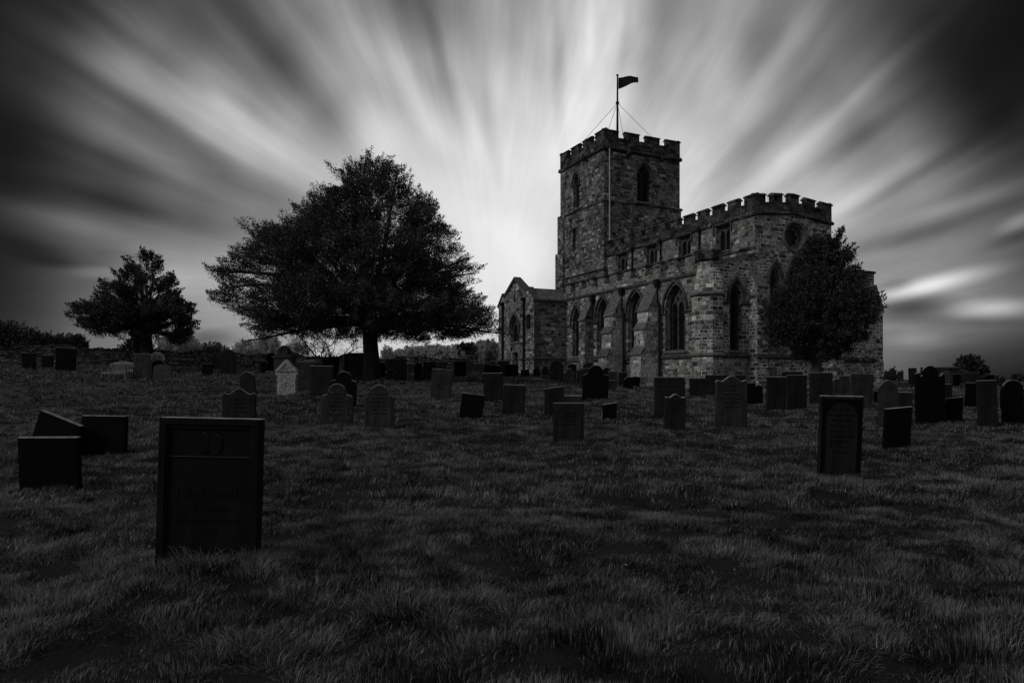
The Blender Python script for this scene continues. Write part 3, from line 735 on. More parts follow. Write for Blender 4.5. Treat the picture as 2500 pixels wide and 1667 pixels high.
# --- buttresses
def buttress(F, u0, u1, prof, mat, label=None):
    """prof: list of (projection, z) from the foot up, stepped and weathered"""
    mb = MB(); P = [(-.05, prof[0][1])]+prof+[(-.05, prof[-1][1])]
    n = len(P); vs = [F.p(u0, a, z) for a, z in P]+[F.p(u1, a, z) for a, z in P]
    mb.add(vs, [tuple(range(n)), tuple(range(2*n-1, n-1, -1))]+[(i, i+n, (i+1) % n+n, (i+1) % n) for i in range(n)])
    b = mb.build('buttress', mat, church, True)
    if label: b['label'] = label
    w = MB()
    for i in range(len(prof)-1):
        (a, z), (c, z2) = prof[i], prof[i+1]
        if c < a-.1 and z2 > z:
            dz = (z2-z); 
            w.hexa([F.p(u0-.05, a+.07, z-.05), F.p(u1+.05, a+.07, z-.05), F.p(u1+.05, c+.01, z2-.02), F.p(u0-.05, c+.01, z2-.02),
                    F.p(u0-.05, a+.08, z+.03), F.p(u1+.05, a+.08, z+.03), F.p(u1+.05, c-.01, z2+.06), F.p(u0-.05, c-.01, z2+.06)])
    for m_ in islands(w): m_.build('weathering', M_lighttrim, b, True)
B = [(1.62, -.4), (1.62, 1.25), (1.48, 1.4), (1.48, 2.85), (1.18, 3.35), (1.18, 4.45), (.95, 4.85), (.95, 5.6), (.72, 5.95), (.08, 7.35)]
buttress(S_AIS, 4.62, 5.72, B, M_butt, 'tall stepped buttress beside the eastern aisle window')
buttress(S_AIS, 8.52, 9.66, [(p*.93, z) for p, z in B], M_butt, 'middle stepped aisle buttress')
buttress(S_AIS, 12.45, 13.3, [(.75, -.4), (.75, 5.6), (.08, 7.1)], M_ash, 'shallow western aisle buttress')
EB = [(.72, -.4), (.72, 1.2), (.6, 1.3), (.6, 6.7), (.05, 7.5)]
buttress(E_NAV, -.42, .42, EB, M_east); buttress(E_NAV, 5.95, 6.75, EB, M_east)
def f(mb): E_NAV.box(mb, -.5, .5, .5, .74, 2.6, 2.78); E_NAV.box(mb, 5.87, 6.83, .5, .74, 2.6, 2.78)
part('buttress_string', church, M_trim, f)
# --- north aisle
def f(mb):
    mb.box(-16, .0, 6.34, 10.25, -.4, 7.6)
    mb.hexa([(-16, 6.34, 7.6), (0, 6.34, 7.6), (0, 10.25, 7.6), (-16, 10.25, 7.6), (-16, 6.34, 8.2), (0, 6.34, 8.2), (0, 10.25, 8.15), (-16, 10.25, 8.15)])
part('north_aisle', church, M_east, f)
def f(mb): mb.box(-.6, .07, 6.35, 10.33, 8.15, 8.3); E_NAV.string(mb, 6.76, 10.3, 2.6, .13, .2)
part('aisle_coping', church, M_par, f)
N_AIS = Face(0, 10.25, (-1, 0), (0, 1))
buttress(N_AIS, .0, .9, [(.95, -.4), (.95, 2.4), (.86, 2.6), (.86, 5.7), (.2, 7.4)], M_east)
# --- tower
def f(mb): T_S.slab(mb, [rect(.003, 7.1, 15.5, 19.7), arch(4.32, 15.75, 17.9, 18.7, .95)], .7); T_E.slab(mb, [rect(.003, 7.5, 15.5, 19.7), arch(3.85, 15.7, 17.75, 18.8, 1.35)], .7)
tw = part('tower_belfry_stage', church, M_tower, f)
def f(mb):
    T_S.slab(mb, [rect(-.077, 7.18, 10.03, 15.5), rect(4.3, 4.85, 12.2, 14.1)], .8, .08); T_E.slab(mb, [rect(-.077, 7.58, 10.03, 15.5)], .8, .08)
part('tower_middle_stage', church, M_tower, f)
def f(mb):
    T_S.slab(mb, [rect(-.167, 7.27, -.4, 10.03), rect(6.2, 6.5, 9.0, 9.9)], .9, .17); T_E.box(mb, -.167, 7.67, -.7, .17, -.4, 10.03)
part('tower_lower_stage', church, M_tower, f)
def f(mb): mb.box(TX1, TX1+.6, TY0+.01, TY1, 0, 19.7); mb.box(TX1+.61, TX0-.1, TY1-.6, TY1-.01, 0, 19.7); mb.box(TX1+.61, TX0-.71, TY0+.8, TY1-.61, 19.3, 19.9)
part('tower_far_wall', church, M_tower, f)
def f(mb): T_S.box(mb, 4.2, 4.95, -.75, -.7, 12, 14.2); T_S.box(mb, 6.0, 6.6, -.72, -.7, 8.8, 9.98)
part('slit_opening', church, M_pipe, f)
def f(mb): T_S.box(mb, 6.15, 7.5, .0, .30, -.4, 12.3); T_S.box(mb, 6.2, 7.28, .0, .20, 12.3, 15.6)
part('tower_stair_pilaster', church, M_tower, f)
gothic_window(T_S, 4.32, 15.75, 17.9, 18.7, .95, 1, .5, .12, M_trim, True, 'narrow belfry opening in the tower south face')
gothic_window(T_E, 3.85, 15.7, 17.75, 18.8, 1.35, 2, .5, .14, M_trim, True, 'louvred two-light belfry opening in the tower east face')
def f(mb):
    for Fc, L in ((T_S, 7.1), (T_E, 7.5), (T_N, 7.1), (T_W, 7.5)): Fc.string(mb, -.15, L+.15, 19.7, .16, .2)
    T_S.string(mb, -.2, 7.3, 15.5, .16, .16); T_E.string(mb, -.2, 7.7, 15.5, .16, .16)
    T_S.string(mb, -.27, 7.5, 10.03, .26, .2)
part('string_course', church, M_par, f)
parapet(T_S, 7.1, 19.7, 20.55, 21.2, spans(7.1, 4, 1.22, 1.3, 1.2)); parapet(T_E, 7.5, 19.7, 20.55, 21.2, spans(7.5, 4, 1.3, 1.35, 1.35))
parapet(T_N, 7.1, 19.7, 20.55, 21.2, spans(7.1, 4, 1.22, 1.3, 1.2)); parapet(T_W, 7.5, 19.7, 20.55, 21.2, spans(7.5, 4, 1.3, 1.35, 1.35))
def f(mb): mb.tube([T_E.p(.42, .16, 19.6), T_E.p(.42, .16, 12.0)], .055)
part('drainpipe', church, M_palepipe, f, False).data
# gargoyle lumps under the tower string
def f(mb):
    for Fc, u in ((T_S, 2.6), (T_E, 2.2), (T_E, 5.6)):
        Fc.box(mb, u-.14, u+.14, 0, .38, 19.32, 19.6); Fc.box(mb, u-.1, u+.1, .38, .55, 19.36, 19.54)
part('waterspout', church, M_par, f)
# aisle downpipes with hopper heads
for a, z1, bend in ((4.42, 7.5, .25), (8.33, 7.4, .2), (12.3, 7.3, 0)):
    def f(mb):
        if bend: mb.tube([S_AIS.p(a+.25, .2, z1-.2), S_AIS.p(a+.25, .2, 6.3), S_AIS.p(a, .2, 5.7), S_AIS.p(a, .2, .6)], .085)
        else: mb.tube([S_AIS.p(a, .2, z1-.2), S_AIS.p(a, .2, 6.0)], .085)
        u = a+(.25 if bend else 0); S_AIS.box(mb, u-.17, u+.17, .04, .36, z1-.3, z1+.08); S_AIS.box(mb, u-.11, u+.11, .08, .32, z1-.46, z1-.3)
    part('drainpipe', church, M_pipe, f, False)
# --- porch
def f(mb):
    P_S.slab(mb, [[(0, .6), (6.7, .6), (6.7, 7.36), (5.85, 8.24), (5.2, 8.2), (3.42, 9.25), (1.55, 8.2), (.85, 8.24), (0, 7.36)], arch(3.42, 4.25, 5.2, 6.4, 1.55), rect(2.85, 3.95, .7, 3.42)], .6)
    P_E.box(mb, .001, 2.9, -.6, 0, .4, 7.36)
    mb.box(-23.1, -22.5, PY+.6, -3.3, .4, 7.36)
part('porch', church, M_ash, f)
def f(mb):
    y0, y1 = PY+.02, -3.2
    mb.hexa([(-17.3, y0, 7.9), (-16.28, y0, 7.28), (-16.28, y1, 7.28), (-17.3, y1, 7.9), (-17.3, y0, 8.34), (-16.26, y0, 7.42), (-16.26, y1, 7.42), (-17.3, y1, 8.34)])
    mb.hexa([(-23.22, y0, 7.28), (-22.2, y0, 7.9), (-22.2, y1, 7.9), (-23.22, y1, 7.28), (-23.24, y0, 7.42), (-22.2, y0, 8.34), (-22.2, y1, 8.34), (-23.24, y1, 7.42)])
    mb.box(-22.2, -17.3, y0+.3, y1, 8.0, 8.36)
part('porch_roof', church, M_slab, f)
def f(mb):
    for a, b in (((1.35, 8.05), (3.42, 9.3)), ((5.45, 8.05), (3.42, 9.3))):
        P = [P_S.p(a[0], .1, a[1]), P_S.p(b[0], .1, b[1]), P_S.p(b[0], -.5, b[1]), P_S.p(a[0], -.5, a[1])]
        mb.hexa(P+[(x, y, z+.24) for x, y, z in P])
    for a, b in (((-.1, 7.3), (.9, 8.28)), ((6.8, 7.3), (5.8, 8.28))):
        P = [P_S.p(a[0], .08, a[1]), P_S.p(b[0], .08, b[1]), P_S.p(b[0], -.4, b[1]), P_S.p(a[0], -.4, a[1])]
        mb.hexa(P+[(x, y, z+.18) for x, y, z in P])
part('porch_coping', church, M_trim, f)
def f(mb): P_S.string(mb, -.1, 2.8, 2.9, .08, .14); P_S.string(mb, 4.0, 6.8, 2.9, .08, .14); P_E.string(mb, -.1, 2.9, 2.9, .08, .14); P_E.string(mb, -.1, 2.9, 7.34, .1, .14)
part('porch_string', church, M_trim, f)
gothic_window(P_S, 3.42, 4.25, 5.2, 6.4, 1.55, 2, .4, .14, M_trim, label='pointed traceried window over the porch door')
def f(mb): P_S.box(mb, 2.85, 3.95, -.45, -.38, .7, 3.42)
dr = part('porch_door', church, M_pipe, f)
def f(mb):
    for i in range(2):
        for j in range(2): P_S.box(mb, 2.95+i*.27, 3.14+i*.27, -.385, -.36, 1.75+j*.52, 2.18+j*.52)
part('pane', dr, M_pane, f, False)
for a in (1.6, 5.65):
    def f(mb): mb.tube([P_S.p(a, .12, 7.5), P_S.p(a, .12, 1.4)], .09); P_S.box(mb, a-.16, a+.16, .0, .3, 7.4, 7.66)
    part('drainpipe', church, M_pipe, f, False)
def f(mb): P_S.box(mb, .62, 1.15, .0, .12, 5.25, 6.3)
part('notice_box', church, M_pipe, f, False)
def f(mb): mb.tube([P_S.p(3.4, .02, 3.95), P_S.p(3.4, .3, 3.95), P_S.p(3.4, .32, 3.8)], .03); mb.tube([P_S.p(3.4, .32, 3.8), P_S.p(3.4, .32, 3.5)], .1)
part('wall_lamp', church, M_pipe, f, False)
def f(mb): P_S.slab(mb, [arch(3.42, 7.5, 8.0, 8.25, .22)], .04, .02)
part('gable_slit', church, M_pipe, f, False)

# ------------------------------------------------------------------ flagpole, guys and flag
fp = CM @ Vector((-19.35, 3.4, 19.9))
pole = empty('flagpole', fp, 0, 'tall thin flagpole stayed with wires on the tower roof', 'flagpole')
mb = MB(); mb.tube([(0, 0, 0), (0, 0, 3), (.0, 0, 7.5)], [.13, .10, .06], 8); mb.tube([(0, 0, 7.5), (0, 0, 7.62)], [.11, .09], 8); mb.build('pole', M_pipe, pole)
mb = MB(); mb.tube([(0, 0, 5.05), (0, 0, 5.25)], .15, 10); mb.build('collar', M_pipe, pole)
for cx, cy in ((TX0-.4, TY0+.4), (TX0-.4, TY1-.4), (TX1+.4, TY0+.4), (TX1+.4, TY1-.4)):
    q = (CM @ Vector((cx, cy, 20.6)))-fp
    if (cx, cy) == (TX0-.4, TY1-.4): q = (CM @ Vector((cx, cy-1.6, 20.9)))-fp
    mb = MB(); mb.tube([q, (0, 0, 5.15)], .018, 5); mb.build('guy_wire', M_pipe, pole)
V = []; Fs = []; nx, nz = 26, 12
for i in range(nx):
    u = i/(nx-1)
    for j in range(nz):
        w = j/(nz-1)
        hgt = 1.0*(1-.35*u); x = .08+1.75*u; z = 7.35+.02*u-(1-w)*hgt+.10*math.sin(2.3*u)+.18*u*(1-w)
        V.append((x, .16*math.sin(7*u+1.2*w)*u**.5, z))
for i in range(nx-1):
    for j in range(nz-1): a = i*nz+j; Fs.append((a, a+nz, a+nz+1, a+1))
mb = MB(); mb.v = V; mb.f = Fs
fl = mb.build('flag', M_cloth, None, smooth=True, fix=False); fl.location = fp
md = fl.modifiers.new('Solid', 'SOLIDIFY'); md.thickness = .012
tag(fl, 'dark flag blowing out to the right at the top of the flagpole', 'flag')

# ------------------------------------------------------------------ headstones
def prof(shape, w, h):
    b = -.35; x = w/2
    arc = lambda cx, cz, rx, rz, a0, a1, n: [(cx+rx*math.cos(R(a0+(a1-a0)*i/n)), cz+rz*math.sin(R(a0+(a1-a0)*i/n))) for i in range(n+1)]
    if shape == 'flat': top = [(x, h), (-x, h)]
    elif shape == 'round': top = arc(0, h-x, x, x, 0, 180, 16)
    elif shape == 'low': top = arc(0, h-x*.45, x, x*.45, 0, 180, 12)
    elif shape == 'arch':
        top = [(a, z) for a, z in arch(0, 0, h-x*1.25, h, w, 8)[2:]]
    elif shape == 'shoulder':   # semicircular head on curved shoulders
        r = x*.56; s = h-r*1.05-w*.10
        top = [(x, s-w*.10)]+arc(x-w*.10, s-w*.10, w*.10, w*.13, 0, 90, 4)+[(r*1.12, s+w*.06)]+arc(0, h-r, r, r, 12, 168, 12)+[(-r*1.12, s+w*.06)]+arc(-x+w*.10, s-w*.10, w*.10, w*.13, 90, 180, 4)
    elif shape == 'ears':
        r = x*.52; s = h-r*1.2
        top = [(x, s-.02), (x*.97, s+.04), (x*.86, s+.05), (x*.7, s-.04), (r*1.05, s-.02)]+arc(0, h-r, r, r, 5, 175, 12)+[(-r*1.05, s-.02), (-x*.7, s-.04), (-x*.86, s+.05), (-x*.97, s+.04), (-x, s-.02)]
    elif shape == 'ogee':       # serpentine top with small scrolls
        pts = []
        for i in range(25):
            u = 1-2*i/24; a = abs(u)
            z = h-(.5-.5*math.cos(math.pi*min(1, a/.68)))*w*.17
            if a > .72: z = h-w*.17+w*.035*math.sin(math.pi*(a-.72)/.28*.8)-(.05*w if a > .98 else 0)
            pts.append((u*x, z))
        top = pts
    elif shape == 'gable': top = [(x, h-w*.62), (x*1.0, h-w*.55), (0, h), (-x, h-w*.55), (-x, h-w*.62)]
    elif shape == 'clip': top = [(x, h-w*.16), (x*.78, h-w*.13), (x*.6, h), (-x*.6, h), (-x*.78, h-w*.13), (-x, h-w*.16)]
    elif shape == 'slope': top = [(x, h+w*.07), (-x, h-w*.07)]
    elif shape == 'chip': top = [(x, h), (-x*.3, h), (-x*.8, h-w*.25), (-x, h-w*.5)]
    return [(-x, b), (x, b)]+top
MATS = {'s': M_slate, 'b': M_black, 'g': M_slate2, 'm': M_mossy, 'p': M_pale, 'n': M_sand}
def words(mb, x0, x1, z, hgt, y):
    """one weathered, unreadable row of cut letters"""
    x = x0
    while x < x1:
        l = rnd.uniform(.5, 1.6)*hgt*2.2; l = min(l, x1-x)
        k = x
        while k < x+l-.3*hgt:
            wd = rnd.uniform(.35, .6)*hgt; q = rnd.uniform(.55, 1)*hgt
            mb.box(k, k+wd*.45, y-.003, y, z, z+q); mb.box(k+wd*.1, k+wd, y-.0028, y, z+q*rnd.choice((0, .45, .8)), z+q*rnd.choice((.2, .6, 1)))
            k += wd+.12*hgt
        x += l+hgt*.7
def stone(xl, xr, yt, yb, shape, tilt, mat, label, yaw=None, thick=None, lines=0, cat='headstone', name='headstone'):
    xc = (xl+xr)/2; d = depth_for(xc, yb)
    w = (xr-xl)*d/F_PX; X = (xc-CX)/F_PX*d
    g = gz(X, d); h = CAMZ+(HZ-yt)*d/F_PX-g
    th = thick or rnd.uniform(.07, .11)
    mb = MB(); P = prof(shape, w, h)
    mb.prism(P, -th/2, th/2)
    yaw = rnd.uniform(-5, 5) if yaw is None else yaw
    o = mb.build(name, MATS[mat])
    bv = o.modifiers.new('Bevel', 'BEVEL'); bv.width = min(.012, th*.12); bv.segments = 1; bv.limit_method = 'ANGLE'; bv.angle_limit = R(50)
    o.location = (X, d, g); o.rotation_euler = (R(rnd.uniform(-3, 3)), R(tilt), R(yaw))
    tag(o, label, cat, 'old gravestones standing in the churchyard')
    if lines:
        t = MB(); top = h-w*.35; hh = min(.05, w*.055)
        for i in range(lines):
            z = top-i*hh*2.3
            if z < .3: lines = i; break
            q = w*rnd.uniform(.2, .36); words(t, -q, q, z, hh, -th/2-.001)
        if lines > 3: t.build('inscription', M_cut, o, fix=False)
    o['_w'] = w; o['_h'] = h; o['_t'] = th
    return o
ST = [
 (53,87,861,900,'flat',1,'b','plain black slab standing by the dry-stone wall at the far left'),
 (101,129,867,897,'flat',0,'b','smallest of the three black slabs under the dark hedge'),
 (136,183,849,904,'flat',4,'b','big black slab leaning right under the end of the dark hedge'),
 (325,367,863,926,'flat',0,'g','plain grey slab just right of the wooden bench'),
 (373,418,889,927,'low',3,'n','pale weathered stone tilted in front of the round-headed white stone'),
 (370,402,877,925,'round',0,'b','small black round-topped stone before the ringed round head'),
 (509,541,862,903,'gable',0,'n','brownish pointed stone with a carved arch near the dark round stone'),
 (493,519,887,915,'flat',1,'b','small black slab left of the tall dark round-topped stone'),
 (539,577,852,913,'round',0,'s','tall dark round-topped stone in front of the boundary wall'),
 (577,600,875,898,'flat',0,'m','faint low slab against the boundary wall right of the dark round stone'),
 (609,638,877,901,'flat',2,'s','dark low slab between the dark round stone and the domed monument'),
 (636,655,881,911,'round',0,'b','small black round stone leaning on the taller black one'),
 (649,678,861,907,'round',0,'b','black round-headed stone just left of the domed monument'),
 (704,722,861,897,'round',0,'b','black round stone half hidden right of the domed monument'),
 (742,766,872,890,'flat',0,'s','low flat slab far back below the bare shrub'),
 (727,769,882,955,'flat',0,'m','lichened slab with a light top edge right of the white gabled stone'),
 (788,827,871,932,'flat',0,'b','square black slab with a small cap left of the yew'),
 (757,815,893,972,'flat',0,'s','dark square slab with a bright top edge below the yew'),
 (592,628,907,968,'round',-9,'s','narrow dark stone leaning behind the wavy-topped one'),
 (543,624,948,1040,'ogee',0,'s','wavy-topped dark stone right behind the big front headstone'),
 (806,869,906,1000,'shoulder',2,'b','black shouldered stone partly hidden behind its lighter neighbour'),
 (783,861,936,1044,'shoulder',1,'m','mottled shouldered stone in front of the black one'),
 (890,963,939,1048,'shoulder',0,'g','grey shouldered stone with a carved arch, standing alone in the grass'),
 (850,906,861,926,'flat',0,'g','big grey slab right in front of the yew trunk'),
 (841,851,863,922,'flat',0,'b','black slab edge just behind the big slab at the yew trunk'),
 (942,993,876,932,'flat',0,'m','broad lichen-covered slab right of the yew trunk'),
 (926,941,885,924,'flat',0,'b','narrow black stone between the yew trunk and the lichen slab'),
 (941,971,902,933,'round',0,'s','low round faint stone before the broad lichen slab'),
 (994,1011,887,913,'flat',0,'s','small grey slab with grass showing under it right of the lichen slab'),
 (1011,1032,885,929,'round',0,'s','narrow round-topped stone left of the leaning pale slab'),
 (1033,1064,883,926,'flat',0,'m','lichen-spotted slab right behind the tall tilted slab'),
 (1064,1090,882,914,'flat',0,'s','flat dark slab behind, right of the lichen-spotted one'),
 (1050,1101,901,975,'flat',4,'g','tall grey slab tilted right in the middle grass'),
 (1104,1154,874,913,'clip',0,'g','grey stone with cut shoulders in front of the far bushes'),
 (1110,1138,882,921,'flat',0,'b','black slab before the cut-shouldered grey stone'),
 (1157,1179,887,911,'flat',0,'s','small dark slab between the bushes and the porch'),
 (1178,1216,890,936,'flat',6,'b','black leaning slab with sloping top below the porch'),
 (1217,1245,881,920,'flat',0,'g','grey slab at the left corner of the porch'),
 (1233,1265,889,922,'flat',2,'b','black slab covering the foot of the porch door'),
 (1181,1229,910,982,'flat',-1,'s','tall slab with a bright top edge below the porch corner'),
 (1226,1280,939,1012,'flat',3,'s','dark slab slightly leaning, right of the tall slab below the porch'),
 (1121,1177,961,1018,'flat',7,'b','small jet black slab leaning right with a bright top edge'),
 (1271,1292,902,921,'flat',0,'b','low square black stone right of the porch drainpipe'),
 (1301,1319,895,921,'shoulder',0,'s','left one of two small dark stones by the porch side wall'),
 (1322,1341,893,921,'shoulder',0,'s','right one of two small dark stones by the porch side wall'),
 (1342,1376,878,932,'arch',0,'g','tall grey pointed stone in front of the first aisle window'),
 (1386,1407,888,925,'low',0,'s','low round stone behind the notched grey one'),
 (1378,1403,899,938,'shoulder',0,'g','notched grey stone left of the pale stump'),
 (1408,1418,903,936,'flat',0,'g','narrow grey slab edge left of the big black shouldered stone'),
 (1417,1443,899,950,'flat',0,'s','square dark slab immediately left of the big black shouldered stone'),
 (1423,1451,884,935,'round',0,'g','grey round head rising behind the big black shouldered stone'),
 (1421,1484,891,980,'shoulder',2,'b','big black shouldered stone before the buttresses'),
 (1472,1490,897,935,'round',0,'s','small round head right behind the big black shouldered stone'),
 (1484,1507,906,945,'flat',0,'g','grey slab in front of the middle buttress'),
 (1482,1503,928,958,'flat',0,'s','low dark slab before the grey one at the middle buttress'),
 (1510,1531,908,944,'flat',0,'s','slab in the shade between the two large buttresses'),
 (1521,1545,920,952,'chip',3,'b','chipped black stone leaning at the foot of the buttress'),
 (1544,1561,919,946,'flat',4,'b','narrow black stone against the foot of the eastern buttress'),
 (1329,1377,945,1015,'slope',0,'s','dark slab with its top sloping up to the right'),
 (1367,1421,965,1010,'flat',0,'g','lighter low slab just behind the arched panel stone'),
 (1350,1425,983,1083,'flat',0,'s','square slab with a carved arched panel in the middle foreground'),
 (1471,1505,984,1025,'slope',0,'b','small square black stone standing alone in the grass'),
 (1598,1672,920,1023,'flat',0,'s','tall wide slab with a faint chalice carving, right of the buttresses'),
 (1622,1672,961,1055,'ogee',1,'s','narrow dark stone with lichen flecks in front of the wide slab'),
 (1683,1722,923,970,'flat',0,'s','dark slab with a pale strip on its top edge'),
 (1722,1820,915,968,'flat',0,'s','wide slab row piece behind the scrolled stone'),
 (1746,1824,917,1047,'ogee',0,'g','large scrolled stone with a wavy top and small ears'),
 (1824,1844,934,993,'flat',0,'b','black slab directly right of the large scrolled stone'),
 (1842,1862,939,991,'round',0,'b','black round stone in the shade of the paired slabs'),
 (1853,1885,909,955,'flat',0,'g','left end slab of the back row below the tree'),
 (1885,1908,911,955,'flat',0,'s','second slab of the back row below the tree'),
 (1908,1959,907,958,'flat',0,'s','wide raised slab of the back row left of the tree trunk'),
 (1870,1919,919,1005,'flat',0,'s','left slab of the tall pair below the tree'),
 (1921,1970,915,1003,'flat',0,'s','right slab of the tall pair below the tree'),
 (1978,2032,909,990,'flat',0,'s','broad dark slab at the foot of the tree trunk'),
 (2034,2051,924,985,'round',0,'m','slender round-headed lichened stone behind the lettered slab'),
 (2020,2044,905,950,'flat',0,'g','back slab just right of the tree trunk'),
 (2050,2073,917,985,'flat',0,'g','half hidden grey slab left of the pale wide one'),
 (2074,2127,911,995,'flat',2,'g','wide grey slab in front of the north-east church corner'),
 (2097,2120,906,950,'flat',0,'s','dark slab peeping over the wide grey slab'),
 (1996,2098,965,1165,'flat',1,'s','tall near slab with rows of cut lettering on the right'),
 (2134,2151,954,984,'flat',0,'b','little black slab left of the pointed niche stone'),
 (2146,2192,927,1050,'arch',0,'g','pointed grey stone with a niche, behind the sloping-topped slab'),
 (2193,2226,957,1010,'flat',0,'s','square slab with a pale spot behind the sloping-topped one'),
 (2155,2220,994,1098,'slope',3,'b','black slab with a bright top edge sloping up to the right'),
 (2170,2188,898,932,'arch',0,'s','pointed silhouette stone on the skyline right of the church'),
 (2159,2175,907,931,'low',0,'s','low silhouette stone beside the church corner on the skyline'),
 (2191,2206,906,932,'flat',0,'g','square silhouette slab on the skyline, second from the church'),
 (2219,2239,898,940,'flat',0,'g','tall silhouette slab on the skyline left of the leaning pair'),
 (2232,2242,910,948,'flat',15,'b','first of two thin slabs leaning steeply right'),
 (2240,2249,916,958,'flat',15,'b','second of two thin slabs leaning steeply right'),
 (2246,2297,896,945,'flat',0,'g','wide grey slab behind the big eared stone'),
 (2236,2309,892,1036,'ears',0,'b','huge black eared stone with a round head at the right'),
 (2326,2344,913,944,'flat',2,'b','small black slab right of the urn-topped tomb'),
 (2340,2357,903,937,'flat',0,'g','grey slab left below the far dark tree'),
 (2356,2391,909,946,'flat',0,'s','dark slab in front of the far dark tree'),
 (2307,2323,937,975,'flat',0,'s','low slab between the eared stone and the tomb'),
 (2309,2348,970,1034,'slope',1,'b','small black slab right of the eared stone, top sloping up'),
 (2355,2392,934,993,'flat',3,'b','black leaning slab left of the lettered right-hand slab'),
 (2388,2437,928,1040,'flat',-2,'s','tall slab with faint lettering near the right edge'),
 (2391,2405,918,942,'flat',0,'s','low far slab right of the dark tree'),
 (2405,2427,914,940,'flat',0,'b','far square slab on the skyline right of the dark tree'),
 (2430,2449,916,943,'flat',0,'s','pale-topped far slab behind the lettered right-hand one'),
 (2440,2455,919,950,'low',0,'s','rounded far stone behind the lettered right-hand slab'),
 (2471,2482,911,940,'flat',0,'s','thin upright post stone rising behind the round stone at the edge'),
 (2443,2461,949,1000,'flat',0,'b','black slab between the lettered slab and the round-headed one'),
 (2448,2499,927,1036,'round',0,'b','black round-headed stone at the right edge'),
 (54,195,1065,1200,'flat',0,'b','wide black slab low in the grass at the near left'),
 (200,307,1014,1108,'flat',1,'b','black square slab left of the big front headstone'),
 (66,176,1012,1112,'flat',21,'b','slab leaning heavily to the right behind the near left one'),
]
for s in ST:
    w = s[1]-s[0]
    o = stone(*s, lines=(11 if 'rows of cut' in s[7] else 6 if w > 46 and s[6] in 'sgm' else 0))
    if 'carved arch' in s[7] and w > 46:
        w_, h_, t_ = o['_w'], o['_h'], o['_t']
        mb = MB(); Fq = Face(0, -t_/2, (1, 0), (0, -1))
        Fq.slab(mb, [arch(0, h_*.08, h_-w_*.52, h_-w_*.06, w_*.86, 10), arch(0, h_*.10, h_-w_*.52, h_-w_*.10, w_*.78, 10)], .016, .008)
        mb.build('carved_border', o.data.materials[0], o)
    if 'rows of cut' in s[7]:
        w_, h_, t_ = o['_w'], o['_h'], o['_t']; mb = MB(); Fq = Face(0, -t_/2, (1, 0), (0, -1))
        Fq.slab(mb, [rect(-w_*.46, w_*.46, -.2, h_-.04), arch(0, -.15, h_-w_*.55, h_-w_*.14, w_*.74, 10)], .01, .006)
        mb.build('carved_border', M_black, o)

# the near lettered stone
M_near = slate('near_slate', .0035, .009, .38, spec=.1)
def big_stone():
    xl, xr, yt, yb = 388, 632, 1020, 1386
    xc = (xl+xr)/2; d = depth_for(xc, yb); w = (xr-xl)*d/F_PX*.985; X = (xc-CX)/F_PX*d; g = gz(X, d); h = CAMZ+(HZ-yt)*d/F_PX-g
    t = empty('headstone', (X, d, g), R(2), 'largest and nearest headstone, dark slab with moulded frame and the name John Smith', 'headstone', 'old gravestones standing in the churchyard')
    t.rotation_euler = (R(-1), R(1.3), R(1))
    mb = MB(); mb.prism([(-w/2*1.0, -.35), (w/2*1.0, -.35), (w/2, h), (-w/2, h)], -.05, .06)
    b = mb.build('slab', M_near, t); bv = b.modifiers.new('Bevel', 'BEVEL'); bv.width = .006
    Fq = Face(0, -.05, (1, 0), (0, -1)); mb = MB()
    Fq.slab(mb, [rect(-w/2+.002, w/2-.002, -.3, h-.002), rect(-w/2+.055, w/2-.055, -.2, h-.055)], .03, .03)
    Fq.slab(mb, [rect(-w/2+.054, w/2-.054, -.25, h-.054), rect(-w/2+.075, w/2-.075, -.2, h-.085)], .012, .016)
    fr = mb.build('moulded_frame', M_near, t); bv = fr.modifiers.new('Bevel', 'BEVEL'); bv.width = .005
    mb = MB(); z = h-.33; Fq.slab(mb, [rect(-w/2+.078, w/2-.078, z, z+.012)], .01, .008)
    for a, r1, r2, zz in ((-.055, .052, .085, h-.21), (.045, .058, .08, h-.215)):
        Fq.slab(mb, [[(a+r1*math.cos(u*.3), zz+r2*math.sin(u*.3)) for u in range(21)]], .012, .010)
    # ribbon
    pts = [(-.27+.56*i/24, h-.455+.035*math.sin(6.0*i/24+.6)+.05*max(0, i/24-.8)*5*.8) for i in range(25)]
    rb = MB()
    for (a, b2), (c, e) in zip(pts[:-1], pts[1:]): rb.tube([(a, -.0500, b2), (c, -.0500, e)], .003, 5)
    rb.build('carved_ribbon', M_cut, t)
    mb.build('relief_carving', M_near, t)
    def text(body, size, z):
        cu = bpy.data.curves.new('t', 'FONT'); cu.body = body; cu.size = size; cu.align_x = 'CENTER'; cu.extrude = .002; cu.offset = .0012
        ob = bpy.data.objects.new('t', cu); me = bpy.data.meshes.new_from_object(ob); bpy.data.objects.remove(ob)
        me.materials.clear(); me.materials.append(M_cut)
        o = bpy.data.objects.new('inscription', me); COL.objects.link(o); o.parent = t
        o.location = (0, -.0525, z); o.rotation_euler = (R(90), 0, 0)
    text('John Smith', .125, h-.655); text('of Breedon', .072, h-.765)
    text('Who died September 17', .052, h-.86); text('1809', .07, h-.95)
    TUFTS.append((X, d-.14, .5, 700, .13)); TUFTS.append((X+.02, d-.12, .2, 110, .2)); TUFTS.append((X+.42, d-.05, .25, 300, .16))
big_stone()
for px, py in ((2040, 1165), (230, 1108), (125, 1200), (824, 1044), (926, 1048), (1388, 1083), (1785, 1047), (2187, 1098), (1647, 1055), (2272, 1036), (1254, 1012)):
    d = depth_for(px, py); TUFTS.append(((px-CX)/F_PX*d, d-.1, .35, 220, .13))
